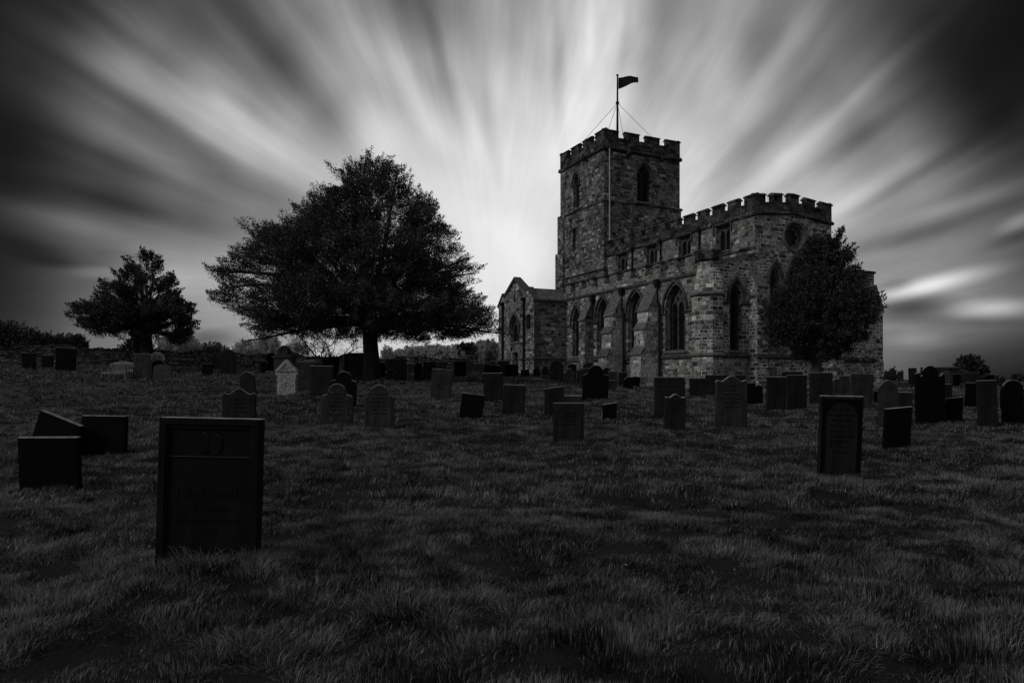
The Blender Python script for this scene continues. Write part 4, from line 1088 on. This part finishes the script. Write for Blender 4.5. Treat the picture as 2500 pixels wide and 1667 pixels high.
for px, py in ((940, 1290), (1240, 1170), (1650, 1300), (760, 1130), (1120, 1260), (1900, 1220), (300, 1270), (1480, 1060), (1000, 1500), (600, 1560), (1700, 1520), (2150, 1400)):
    d = depth_for(px, py); TUFTS.append(((px-CX)/F_PX*d, d, .35, 350, .13))

def place(px, py): d = depth_for(px, py); X = (px-CX)/F_PX*d; return X, d, gz(X, d), d/F_PX
# white gabled lichened stone
def white_stone():
    X, d, g, s = place(700, 968); h = CAMZ+(HZ-877)*s-g; w = 54*s
    t = empty('headstone', (X, d, g), R(3), 'pale lichen-covered gabled stone with carved triangle, brightest in the churchyard', 'headstone', 'old gravestones standing in the churchyard')
    x = w/2
    P = [(-x*.86, -.3), (x*.86, -.3), (x*.80, h*.25), (x*.78, h*.42), (x*.92, h*.47), (x*.80, h*.52), (x*.95, h*.60), (x, h*.70), (x*.16, h*.96), (0, h), (-x*.16, h*.96), (-x, h*.70), (-x*.95, h*.60), (-x*.80, h*.52), (-x*.92, h*.47), (-x*.78, h*.42), (-x*.80, h*.25)]
    mb = MB(); mb.prism(P, -.09, .09); mb.build('slab', M_pale, t)
    Fq = Face(0, -.09, (1, 0), (0, -1)); mb = MB()
    Fq.slab(mb, [[(-x, h*.68), (x, h*.68), (0, h*.985)], [(-x*.62, h*.70), (x*.62, h*.70), (0, h*.90)]], .05, .04)
    mb.build('gable_moulding', M_pale, t)
    mb = MB()
    for i in range(7): words(mb, -x*rnd.uniform(.35, .55), x*rnd.uniform(.35, .55), h*(.62-.055*i), .022, -.092)
    words(mb, -x*.2, x*.2, h*.76, .04, -.092); words(mb, -x*.3, x*.3, h*.71, .035, -.092)
    mb.build('inscription', M_slate2, t, fix=False)
white_stone()
# domed monument
def domed():
    X, d, g, s = place(695, 928); h = CAMZ+(HZ-843)*s-g; w = 45*s
    t = empty('monument', (X, d, g), 0, 'tall grey monument with a pointed domed top behind the white gabled stone', 'monument')
    mb = MB(); z = h*.72
    mb.box(-w*.5, w*.5, -.3, .3, -.3, z-.16); mb.build('pedestal', M_sand, t)
    mb = MB(); mb.box(-w*.58, w*.58, -.36, .36, z-.159, z-.05); mb.box(-w*.5, w*.5, -.31, .31, z-.05, z+.02); mb.build('cornice', M_sand, t)
    mb = MB(); P = [(a, b) for a, b in arch(0, z+.021, z+.12, h, w*.62, 8)]; mb.prism(P, -.22, .22); q = mb.build('dome', M_sand, t)
    Fq = Face(0, -.22, (1, 0), (0, -1)); mb = MB(); Fq.slab(mb, [arch(0, z+.022, z+.12, h-.05, w*.56, 8), arch(0, z+.07, z+.14, h-.16, w*.38, 8)], .04, .03); mb.build('moulding', M_sand, q)
domed()
# round-headed pale stone with ring
def ringed():
    X, d, g, s = place(385, 910); h = CAMZ+(HZ-859)*s-g; w = 38*s
    t = empty('headstone', (X, d, g), 0, 'pale round-headed stone with carved ring and small emblem, right of the grey slab', 'headstone', 'old gravestones standing in the churchyard')
    mb = MB(); mb.prism(prof('round', w, h), -.08, .08); mb.build('slab', M_sand, t)
    Fq = Face(0, -.08, (1, 0), (0, -1)); mb = MB(); r = w/2
    arcp = lambda k: [(r*k*math.cos(R(a)), h-r+r*k*math.sin(R(a))) for a in range(0, 181, 12)]
    Fq.slab(mb, [arcp(.98)+arcp(.84)[::-1]], .04, .03); Fq.slab(mb, [arcp(.72)+arcp(.66)[::-1]], .03, .02)
    Fq.slab(mb, [[(.07*math.cos(u*.5), h-r*.55+.12*math.sin(u*.5)) for u in range(12)], [(.045*math.cos(u*.5), h-r*.55+.09*math.sin(u*.5)) for u in range(12)]], .03, .02)
    mb.build('carved_ring', M_pale, t)
ringed()
# small white crescent headstone behind the pair
X, d, g, s = place(1930, 948)
mb = MB(); r = 9*s; zc = CAMZ+(HZ-907)*s-g
P = [(r*math.cos(R(a)), zc+r*math.sin(R(a))) for a in range(0, 181, 15)]+[(-r, -.2)]+[(-r*.7, -.2)]+[(r*.7*math.cos(R(a)), zc+r*.7*math.sin(R(a))) for a in range(180, -1, -15)]+[(r*.7, -.2), (r, -.2)]
mb.prism(P, -.06, .06); o = mb.build('headstone', M_palepipe); o.location = (X, d, g)
tag(o, 'small white hooped marker behind the tall pair of slabs', 'marker')
# chest tomb with cap
def tomb():
    X, d, g, s = place(2317, 938); h = CAMZ+(HZ-896)*s-g
    t = empty('pedestal_tomb', (X, d, g), R(12), 'square pedestal tomb with an overhanging cap below the far dark tree', 'tomb')
    w = 31*s
    mb = MB(); mb.box(-w/2, w/2, -w/2, w/2, .12, h-.13); mb.build('body', M_sand, t)
    mb = MB(); mb.box(-w*.6, w*.6, -w*.6, w*.6, -.3, .12); mb.build('base', M_sand, t)
    mb = MB(); mb.box(-w*.62, w*.62, -w*.62, w*.62, h-.129, h-.04)
    mb.hexa([(-w*.62, -w*.62, h-.04), (w*.62, -w*.62, h-.04), (w*.62, w*.62, h-.04), (-w*.62, w*.62, h-.04), (-w*.3, -w*.3, h+.03), (w*.3, -w*.3, h+.03), (w*.3, w*.3, h+.03), (-w*.3, w*.3, h+.03)])
    mb.build('cap', M_sand, t)
tomb()
# flat ledger kerbs in front of the porch
for i, (px, py, w_, lab) in enumerate(((1276, 936, 1.0, 'left low pale kerb slab lying in the grass before the porch'), (1310, 937, .85, 'right low pale kerb slab lying in the grass before the porch'))):
    X, d, g, s = place(px, py); mb = MB(); mb.box(-w_/2*.6, w_/2*.6, -.2, .2, -.1, .14); mb.box(-w_/2*.64, w_/2*.64, -.23, .23, .14, .19)
    o = mb.build('kerb_slab', M_sand); o.location = (X, d, g+.03); o.rotation_euler = (0, 0, R(8)); tag(o, lab, 'grave slab')
# white posy by the kerb
X, d, g, s = place(1315, 931); V = rng.normal(0, 1, (40, 3))*np.array([.16, .06, .03])+np.array([X, d, g+.16])
mb = MB()
for p in V: mb.hexa([(p[0]+a*.03, p[1]+b*.03, p[2]+c*.015) for c in (-1, 1) for a, b in ((-1, -1), (1, -1), (1, 1), (-1, 1))])
o = mb.build('flower_posy', M_palepipe); tag(o, 'small posy of white flowers by the kerb slab', 'flowers')

# ------------------------------------------------------------------ bench
def bench():
    X, d, g, s = place(286, 926)
    t = empty('park_bench', (X-.12, d+.2, g), R(-20), 'weathered slatted wooden bench facing the churchyard on the left', 'bench')
    W = 1.8; m = M_wood
    for sx in (-1, 1):
        mb = MB(); x = sx*W/2; mb.box(x-.035, x+.035, -.26, -.19, -.1, .64); mb.build('leg', m, t)
        mb = MB(); mb.box(x-.035, x+.035, .22, .29, -.1, .45); mb.hexa([(x-.035, .22, .45), (x+.035, .22, .45), (x+.035, .29, .45), (x-.035, .29, .45), (x-.035, .34, .95), (x+.035, .34, .95), (x+.035, .40, .95), (x-.035, .40, .95)]); mb.build('leg', m, t)
        mb = MB(); mb.box(x-.045, x+.045, -.29, .30, .64, .68); mb.build('armrest', m, t)
    mb = MB()
    for i in range(5): mb.box(-W/2+.04, W/2-.04, -.25+i*.10, -.25+i*.10+.08, .42, .445)
    mb.box(-W/2+.036, W/2-.036, -.245, -.215, .32, .418); mb.build('seat', m, t)
    mb = MB(); n = 17
    for i in range(n):
        x = -W/2+.09+i*(W-.18)/(n-1)
        mb.hexa([(x-.02, .265, .5), (x+.02, .265, .5), (x+.02, .285, .5), (x-.02, .285, .5), (x-.02, .35, .9), (x+.02, .35, .9), (x+.02, .37, .9), (x-.02, .37, .9)])
    mb.box(-W/2+.036, W/2-.036, .25, .29, .46, .52)
    k = 10
    for i in range(k):
        u0, u1 = i/k, (i+1)/k; z0, z1 = .93+.10*math.sin(math.pi*u0), .93+.10*math.sin(math.pi*u1); x0, x1 = -W/2+.036+u0*(W-.072), -W/2+.036+u1*(W-.072)
        mb.hexa([(x0, .34, .86), (x1, .34, .86), (x1, .39, .86), (x0, .39, .86), (x0, .345, z0), (x1, .345, z1), (x1, .395, z1), (x0, .395, z0)])
    mb.build('backrest', m, t)
bench()

# ------------------------------------------------------------------ dry-stone wall
def drywall(name, pts, hgt, label):
    mb = MB()
    for (x0, y0), (x1, y1) in zip(pts[:-1], pts[1:]):
        L = math.hypot(x1-x0, y1-y0); n = max(1, int(L/.7)); ex, ey = (x1-x0)/L, (y1-y0)/L
        for i in range(n):
            a, b = i/n, (i+1)/n
            xa, ya, xb, yb = x0+(x1-x0)*a, y0+(y1-y0)*a, x0+(x1-x0)*b, y0+(y1-y0)*b
            ha = hgt+.12*math.sin(xa*1.3)+.08*math.sin(xa*3.1); hb = hgt+.12*math.sin(xb*1.3)+.08*math.sin(xb*3.1)
            za, zb = gz(xa, ya), gz(xb, yb); w = .28; v = .2
            mb.hexa([(xa+ey*w, ya-ex*w, za-.4), (xb+ey*w, yb-ex*w, zb-.4), (xb-ey*w, yb+ex*w, zb-.4), (xa-ey*w, ya+ex*w, za-.4),
                     (xa+ey*v, ya-ex*v, za+ha), (xb+ey*v, yb-ex*v, zb+hb), (xb-ey*v, yb+ex*v, zb+hb), (xa-ey*v, ya+ex*v, za+ha)])
            c = 3
            for k in range(c):   # rough cope stones on edge
                t = (k+rnd.uniform(.3, .7))/c; xm, ym, zm = xa+(xb-xa)*t, ya+(yb-ya)*t, za+(zb-za)*t+ha+(hb-ha)*t-.02
                s = rnd.uniform(.07, .12); q = rnd.uniform(.05, .17); r = rnd.uniform(-.4, .4)
                ax, ay = ex*s, ey*s; bx, by = -ey*.24, ex*.24
                mb.hexa([(xm-ax-bx, ym-ay-by, zm), (xm+ax-bx, ym+ay-by, zm), (xm+ax+bx, ym+ay+by, zm), (xm-ax+bx, ym-ay+by, zm),
                         (xm-ax*.7-bx, ym-ay*.7-by, zm+q), (xm+ax*.5-bx, ym+ay*.5-by, zm+q*.8), (xm+ax*.6+bx, ym+ay*.6+by, zm+q), (xm-ax*.7+bx, ym-ay*.7+by, zm+q*.9)])
    o = mb.build(name, M_rubble, None, True); tag(o, label, 'wall')
drywall('dry_stone_wall', [(-50, 45), (-36, 47), (-28, 50), (-22, 53), (-12, 57), (-3, 60)], 1.25, 'long rough dry-stone boundary wall behind the left-hand graves')

# ------------------------------------------------------------------ trees and bushes
def unit(v): return v/np.maximum(1e-9, np.linalg.norm(v, axis=-1, keepdims=True))
def leaves(name, P, D, Lh, Wd, mat, parent, shade):
    n = len(P); D = unit(D); S = unit(np.cross(D, unit(rng.normal(0, 1, (n, 3)))))
    m = P+D*(Lh*.45)[:, None]; t = P+D*Lh[:, None]
    V = np.stack([P, m-S*Wd[:, None]*.5, t, m+S*Wd[:, None]*.5], 1).reshape(-1, 3)
    o = mesh_np(name, V, np.arange(4*n), np.arange(0, 4*n, 4), mat, parent, np.repeat(np.clip(shade, 0, 1.3), 4))
    return o
def ellipse_r(c, s, a, b): return 1/np.sqrt((c/a)**2+(s/b)**2)
def crown_sprays(rows, s, cxp, depth, n, inner=.5, seed=0, lump=.22, inset=0):
    """rows: (y, xl, xr) outline heights; returns spray bases, outward dirs, envelope fraction, axis x"""
    rows = sorted(rows, key=lambda r: -r[0]); ys = np.array([r[0] for r in rows], float)
    z = (HZ-ys)*s; xl = (np.array([r[1] for r in rows])-cxp)*s; xr = (np.array([r[2] for r in rows])-cxp)*s
    area = (xr-xl)**1.6; zz = np.linspace(z[0], z[-1], 400); ww = np.interp(zz, z, area); cdf = np.cumsum(ww); cdf /= cdf[-1]
    Z = np.interp(rng.uniform(0, 1, n), cdf, zz); th = rng.uniform(0, 2*math.pi, n)
    l = np.interp(Z, z, xl); r = np.interp(Z, z, xr); a = (r-l)/2; a = np.maximum(a-inset, a*.25); c = (l+r)/2
    lp = 1+lump*(vnoise(th*2.2+40, Z*.9, seed)-.5)+lump*.5*(vnoise(th*6+9, Z*2.2, seed+1)-.5)
    f = inner+(1-inner)*rng.uniform(0, 1, n)**.55
    rad = ellipse_r(np.cos(th), np.sin(th), a, a*depth)*lp*f
    P = np.stack([c+rad*np.cos(th), rad*np.sin(th), Z], 1)
    return P, th, f, (Z-z[0])/(z[-1]-z[0]), a
def tree(name, label, px, base_py, d, rows, mats, n_spray, per, Lsp, leaf, trunk, depth=.9, droop=.1, up=.35, inner=.45, limbs=26, seed=3, lump=.25, gaps=0, stems=None, group=None, cat='tree', holes=(), back=.0, inset=.42, spread=.13, boughs=None, fill=.2, binset=.62):
    s = d/F_PX; X = (px-CX)*s; g = gz(X, d)
    t = empty(name, (X, d, g), 0, label, cat, group)
    P, th, f, zf, a = crown_sprays(rows, s, px, depth, n_spray, inner, seed, lump, Lsp*inset)
    if boughs:
        nb, bl, bw, bh = boughs
        C, tc_, fc, zc_, ac = crown_sprays(rows, s, px, depth, nb, max(inner, .45), seed+11, lump*.7, bl*binset)
        nin = int(n_spray*fill); k = n_spray-nin; bi = rng.integers(0, nb, k)
        q = rng.normal(0, 1, (k, 3)); q /= np.linalg.norm(q, axis=1)[:, None]; q *= rng.uniform(0, 1, k)[:, None]**.4
        u, v, w = q.T; sc = rng.uniform(.65, 1.3, nb)[bi]; th_ = tc_[bi]; tilt = (up*.6*(.2+1.2*zc_)-droop*1.2*(1-zc_))[bi]+rng.normal(0, .15, nb)[bi]
        v = v*(1-.55*np.maximum(u, 0)); w = w*(1-.5*np.maximum(u, 0))-.25*u*u*(1-zc_[bi])
        d_ = unit(np.stack([np.cos(th_), np.sin(th_), tilt], 1)); t_ = np.stack([-np.sin(th_), np.cos(th_), th_*0], 1)
        PB = C[bi]+d_*(u*bl*sc)[:, None]+t_*(v*bw*sc)[:, None]+np.array([0, 0, 1.])*(w*bh*sc)[:, None]
        m_ = f < 1.1; idx = rng.choice(np.where(m_)[0], nin) if nin else np.array([], int)
        P = np.concatenate([PB, P[idx]*np.array([.97, .97, 1])]); th = np.concatenate([th_+v*.5, th[idx]]); f = np.concatenate([fc[bi]*.7+.3*(u+1)/2, f[idx]*.7]); zf = np.concatenate([zc_[bi], zf[idx]]); a = np.concatenate([ac[bi], a[idx]])
    P[:, 2] += CAMZ-g
    # see-through patches
    keep = np.ones(len(P), bool)
    if gaps:
        q = vnoise(P[:, 0]*.8+20, P[:, 2]*.8+9, seed+5); keep &= ~((q < gaps) & (rng.uniform(0, 1, len(P)) < .8))
    for hx, hy, hr in holes:
        hxw, hzw = (hx-px)*s, (HZ-hy)*s+CAMZ-g; keep &= ~((((P[:, 0]-hxw)**2+(P[:, 2]-hzw)**2) < (hr*s)**2) & (rng.uniform(0, 1, len(P)) < .8))
    P, th, f, zf, a = P[keep], th[keep], f[keep], zf[keep], a[keep]; n = len(P)
    upv = up*(.25+1.3*zf)-droop*(1-zf)
    D = unit(np.stack([np.cos(th), np.sin(th), upv], 1)+rng.normal(0, .22, (n, 3)))
    L = Lsp*rng.uniform(.6, 1.25, n)
    m = per; T = rng.uniform(.0, 1, (n, m))
    base = P-D*(L*.5)[:, None]
    lat = rng.normal(0, 1, (n, m, 3))*(spread*(1.15-T))[..., None]
    bend = np.array([0, 0, 1.])*(T**2*.10-.02)[..., None]*L[:, None, None]
    Q = base[:, None, :]+D[:, None, :]*(T*L[:, None])[..., None]+lat+bend
    LD = D[:, None, :]*.8+rng.normal(0, .55, (n, m, 3))+np.array([0, 0, .15])
    sh = .25+.45*vnoise(P[:, 0]*1.1+seed, P[:, 2]*1.1+P[:, 1]*.6, seed+7)[:, None]+rng.normal(0, .17, (n, m))+.15*(T-.5)
    ll = leaf[0]*rng.uniform(.6, 1.3, n*m); lw = leaf[1]*rng.uniform(.7, 1.3, n*m)
    leaves('crown', Q.reshape(-1, 3), LD.reshape(-1, 3), ll, lw, mats[1], t, sh.ravel())
    # trunk(s) and limbs
    cz = (HZ-trunk[0])*s+CAMZ-g; tw = trunk[1]*s
    mb = MB()
    for sx, bx in (stems or [(0, 0)]):
        pts = []; rad = []
        for i in range(9):
            u = i/8; pts.append((bx*s+(sx-bx)*s*u+.05*math.sin(5*u+bx), .04*math.sin(7*u), -.3+(cz+.3)*u)); rad.append(tw*(.62-.16*u**.5+.10*(1-u)**6+(.05 if u > .9 else 0))*(.5 if 0 else 1)*.95/ (1.0))
        mb.tube(pts, [r*.85 for r in rad], 14)
    tr = mb.build('trunk', mats[0], t, smooth=True)
    if limbs:
        mb = MB(); idx = np.argsort(-f+rng.uniform(-.3, .3, n))[:limbs*3]; idx = rng.choice(idx, min(limbs, len(idx)), replace=False)
        sl = stems or [(0, 0)]
        for k, i in enumerate(idx):
            e = P[i]; e = np.array([e[0], e[1], e[2]]); sx = sl[k % len(sl)][0]*s
            z0 = cz*rnd.uniform(.86, 1.0) if e[2] < cz*1.6 else cz*.98
            s0 = np.array([sx, 0, z0]); c1 = s0+(e-s0)*.4+np.array([0, 0, .25*np.linalg.norm((e-s0)[:2])])*(1 if e[2] > cz*1.3 else .25)
            pts = [tuple((1-u)**2*s0+2*u*(1-u)*c1+u*u*e+rng.normal(0, .04, 3)*(u > 0)) for u in np.linspace(0, 1, 8)]
            r0 = tw*rnd.uniform(.14, .26); mb.tube(pts, [r0*(1-.85*u)+.008 for u in np.linspace(0, 1, 8)], 6)
        mb.build('branches', mats[0], t, smooth=True)
    return t
YEW = [(385.3,888,915),(395.75,870,935),(410.0,843,965),(429.0,820,995),(448.0,808,1018),(467.0,798,1040),(490.75,750,1058),(509.75,736,1072),(533.5,720,1095),(552.5,698,1108),(571.5,648,1122),(585.75,608,1132),(605.0,586,1142),(630.0,560,1150),(655.0,543,1152),(680.0,530,1152),(700.0,530,1145),(720.0,538,1162),(735.0,542,1196),(752.0,546,1216),(770.0,568,1233),(785.0,580,1228),(800.0,598,1218),(812.0,633,1187),(822.0,668,1142)]
tree('yew_tree', 'huge dark spreading yew with a broad domed crown left of the church', 905, 922, 38, YEW, (M_bark, M_yew), 6500, 80, .8, (.13, .036), (790, 46), .85, .16, .6, .35, 60, 3, .20, .0,
     boughs=(260, 1.15, .85, .5), fill=.42, spread=.16,
     holes=((650, 690, 38), (620, 725, 28), (925, 520, 20), (960, 575, 20), (700, 640, 16), (800, 670, 14)))
HOLM = [(611,358,372),(622,345,390),(640,315,402),(660,290,418),(680,260,432),(700,245,440),(720,235,450),(740,215,470),(755,185,480),(765,172,486),(780,180,488),(795,190,485),(808,212,478),(820,250,470),(830,290,440)]
tree('evergreen_tree', 'smaller dark evergreen with two stems at the left by the boundary wall', 350, 880, 46, HOLM, (M_bark, M_yew), 1300, 52, .6, (.14, .07), (800, 20), .9, .10, .7, .3, 80, 8, .25, .12, stems=[(-14, -18), (14, 12)], spread=.13, boughs=(150, .6, .42, .36), fill=.10, binset=.8)
HOL = [(572,2005,2050),(590,1975,2065),(610,1955,2085),(640,1932,2098),(670,1918,2102),(700,1892,2115),(725,1875,2140),(750,1862,2150),(780,1848,2145),(810,1850,2132),(835,1868,2118),(855,1895,2100),(868,1930,2070)]
tree('holly_tree', 'dense round-crowned holly in front of the church east end', 1993, 905, 31.5, HOL, (M_bark2, M_holly), 1900, 55, .42, (.11, .05), (835, 30), .95, .12, .9, .35, 70, 21, .2, .0, spread=.11, boughs=(150, .5, .42, .45), fill=.3, binset=.95)
FT = [(872,2355,2375),(880,2340,2390),(890,2332,2398),(900,2335,2405),(910,2345,2410),(918,2370,2408)]
tree('far_tree', 'small dark tree on the skyline at the far right', 2375, 925, 85, FT, (M_bark, M_darkbush), 220, 40, .9, (.3, .2), (905, 8), 1, .1, .4, .3, 10, 31, .3, .15)
# bushes and shrubs
BG = 'bushes along the boundary'
def bush(px, d, y0, y1, xl, xr, label, mat, n=260, per=34, leaf=(.16, .08), L=.6, up=1.1, limbs=14, name='bush', inner=.15, gaps=0., seed=1, k=1.0):
    h = y1-y0; m = (xl+xr)/2; w = (xr-xl)/2
    rows = [(y0, m-w*.4, m+w*.35), (y0+h*.12, m-w*.75, m+w*.7), (y0+h*.35, m-w*1.0, m+w*.95), (y0+h*.6, m-w, m+w), (y0+h*.85, m-w*.95, m+w*.95), (y1, m-w*.8, m+w*.8)]
    return tree(name, label, px, y1, d, rows, (M_bark, mat), n, per, L, leaf, (y1-h*.1, 5), k, .0, up, inner, limbs, seed, .5, gaps, group=BG, cat='bush', spread=.12)
bush(20, 52, 792, 866, -60, 90, 'dark ragged bush with bare twigs at the far left edge', M_darkbush, 380, up=1.4, gaps=.3, seed=41)
bush(100, 52, 820, 866, 40, 165, 'middle dark bush of the clump over the left wall', M_darkbush, 420, seed=42)
bush(175, 52, 822, 866, 135, 215, 'right end bush of the dark clump over the left wall', M_darkbush, 260, seed=43, gaps=.2)
bush(330, 56, 834, 888, 285, 385, 'low dark bush behind the two-stemmed evergreen', M_darkbush, 240, seed=44)
bush(425, 58, 816, 884, 375, 490, 'feathery pale bush right of the two-stemmed evergreen', M_spring, 480, up=1.8, gaps=.25, seed=45)
bush(515, 62, 842, 884, 470, 560, 'low dark bush above the boundary wall between the two trees', M_darkbush, 220, seed=46)
bush(600, 62, 836, 884, 565, 640, 'leafy pale bush right of the tall dark round stone', M_spring, 240, up=1.5, seed=47)
bush(655, 62, 820, 884, 620, 690, 'pointed spiky bush left of the domed monument', M_spring, 240, up=1.5, gaps=.2, seed=48)
bush(725, 62, 842, 888, 690, 765, 'low twiggy bush behind the lichened slab', M_spring, 180, up=1.3, gaps=.2, seed=49)
def shrub():   # bare multi-stemmed tree seen under the yew
    d = 58; s = d/F_PX; X = (800-CX)*s; g = gz(X, d)
    t = empty('bare_tree', (X, d, g), 0, 'twiggy multi-stemmed small tree seen under the left side of the yew', 'tree')
    mb = MB(); tips = []
    def grow(p, v, r, L, dep):
        pts = [p]; q = p
        for i in range(4):
            v = (v+Vector(rng.normal(0, .12, 3))+Vector((0, 0, .03))).normalized(); q = q+v*L/4; pts.append(q)
        mb.tube(pts, [r*(1-.12*i) for i in range(5)], 5, False)
        if dep == 0: tips.append((q, v)); return
        for _ in range(3 if dep > 1 else 4):
            grow(q, (v+Vector(rng.normal(0, .5, 3))).normalized(), r*.55, L*rnd.uniform(.55, .8), dep-1)
        if dep < 3: tips.append((pts[2], v))
    for i in range(6):
        a = i/6*2*math.pi; grow(Vector((.25*math.cos(a), .25*math.sin(a), -.2)), Vector((.5*math.cos(a), .5*math.sin(a), 1)).normalized(), .085, 1.75, 3)
    mb.build('trunk', M_bark, t)
    P = np.array([tuple(p) for p, v in tips]); k = 16
    Q = np.repeat(P, k, 0)+rng.normal(0, .14, (len(P)*k, 3)); n = len(Q)
    leaves('crown', Q, rng.normal(0, 1, (n, 3))+np.array([0, 0, .4]), rng.uniform(.06, .13, n), rng.uniform(.04, .07, n), M_darkbush, t, rng.uniform(.2, .9, n))
shrub()
bush(950, 60, 845, 888, 925, 975, 'spindly bush just right of the yew trunk', M_spring, 130, up=1.8, gaps=.3, seed=51)
for i, (px, y0, xl, xr, lab) in enumerate(((1010, 852, 965, 1060, 'leftmost pale leafy bush of the hedge left of the porch'), (1055, 846, 1010, 1105, 'second pale leafy bush of the hedge left of the porch'), (1105, 847, 1060, 1145, 'third pale leafy bush of the hedge left of the porch'),
                                     (1145, 842, 1105, 1180, 'darker bush of the hedge between the pale ones left of the porch'), (1190, 835, 1150, 1225, 'tallest bright bush of the hedge touching the porch corner'))):
    bush(px, 66, y0, 908, xl-8, xr+8, lab, M_darkbush if 'darker' in lab else M_spring, 700, 36, (.2, .11), .45, up=1.0, seed=60+i, inner=.4)
bush(2160, 60, 905, 935, 2140, 2200, 'low weedy bush at the foot of the church corner', M_darkbush, 60, seed=71)
bush(2490, 60, 915, 945, 2470, 2520, 'ragged low bush at the right edge skyline', M_darkbush, 80, up=1.6, gaps=.3, seed=72)
# daisies in the grass
mb = MB()
for _ in range(32):
    Y = rnd.uniform(4.5, 30); X = rnd.uniform(-.7, .75)*Y; z = gz(X, Y)+rnd.uniform(.13, .2); r = rnd.uniform(.006, .012)
    mb.add([(X+r*math.cos(k), Y+r*math.sin(k)*.8, z+.006*math.sin(k*2)) for k in np.linspace(0, 2*math.pi, 7)[:-1]]+[(X, Y, z+.01)], [(i, (i+1) % 6, 6) for i in range(6)])
o = mb.build('daisies', M_palepipe, fix=False); tag(o, 'tiny white daisies and fallen petals scattered in the grass', kind='stuff'); o['category'] = 'daisies'
build_grass()
for o in bpy.data.objects:
    for k in ('_w', '_h', '_t'):
        if k in o: del o[k]
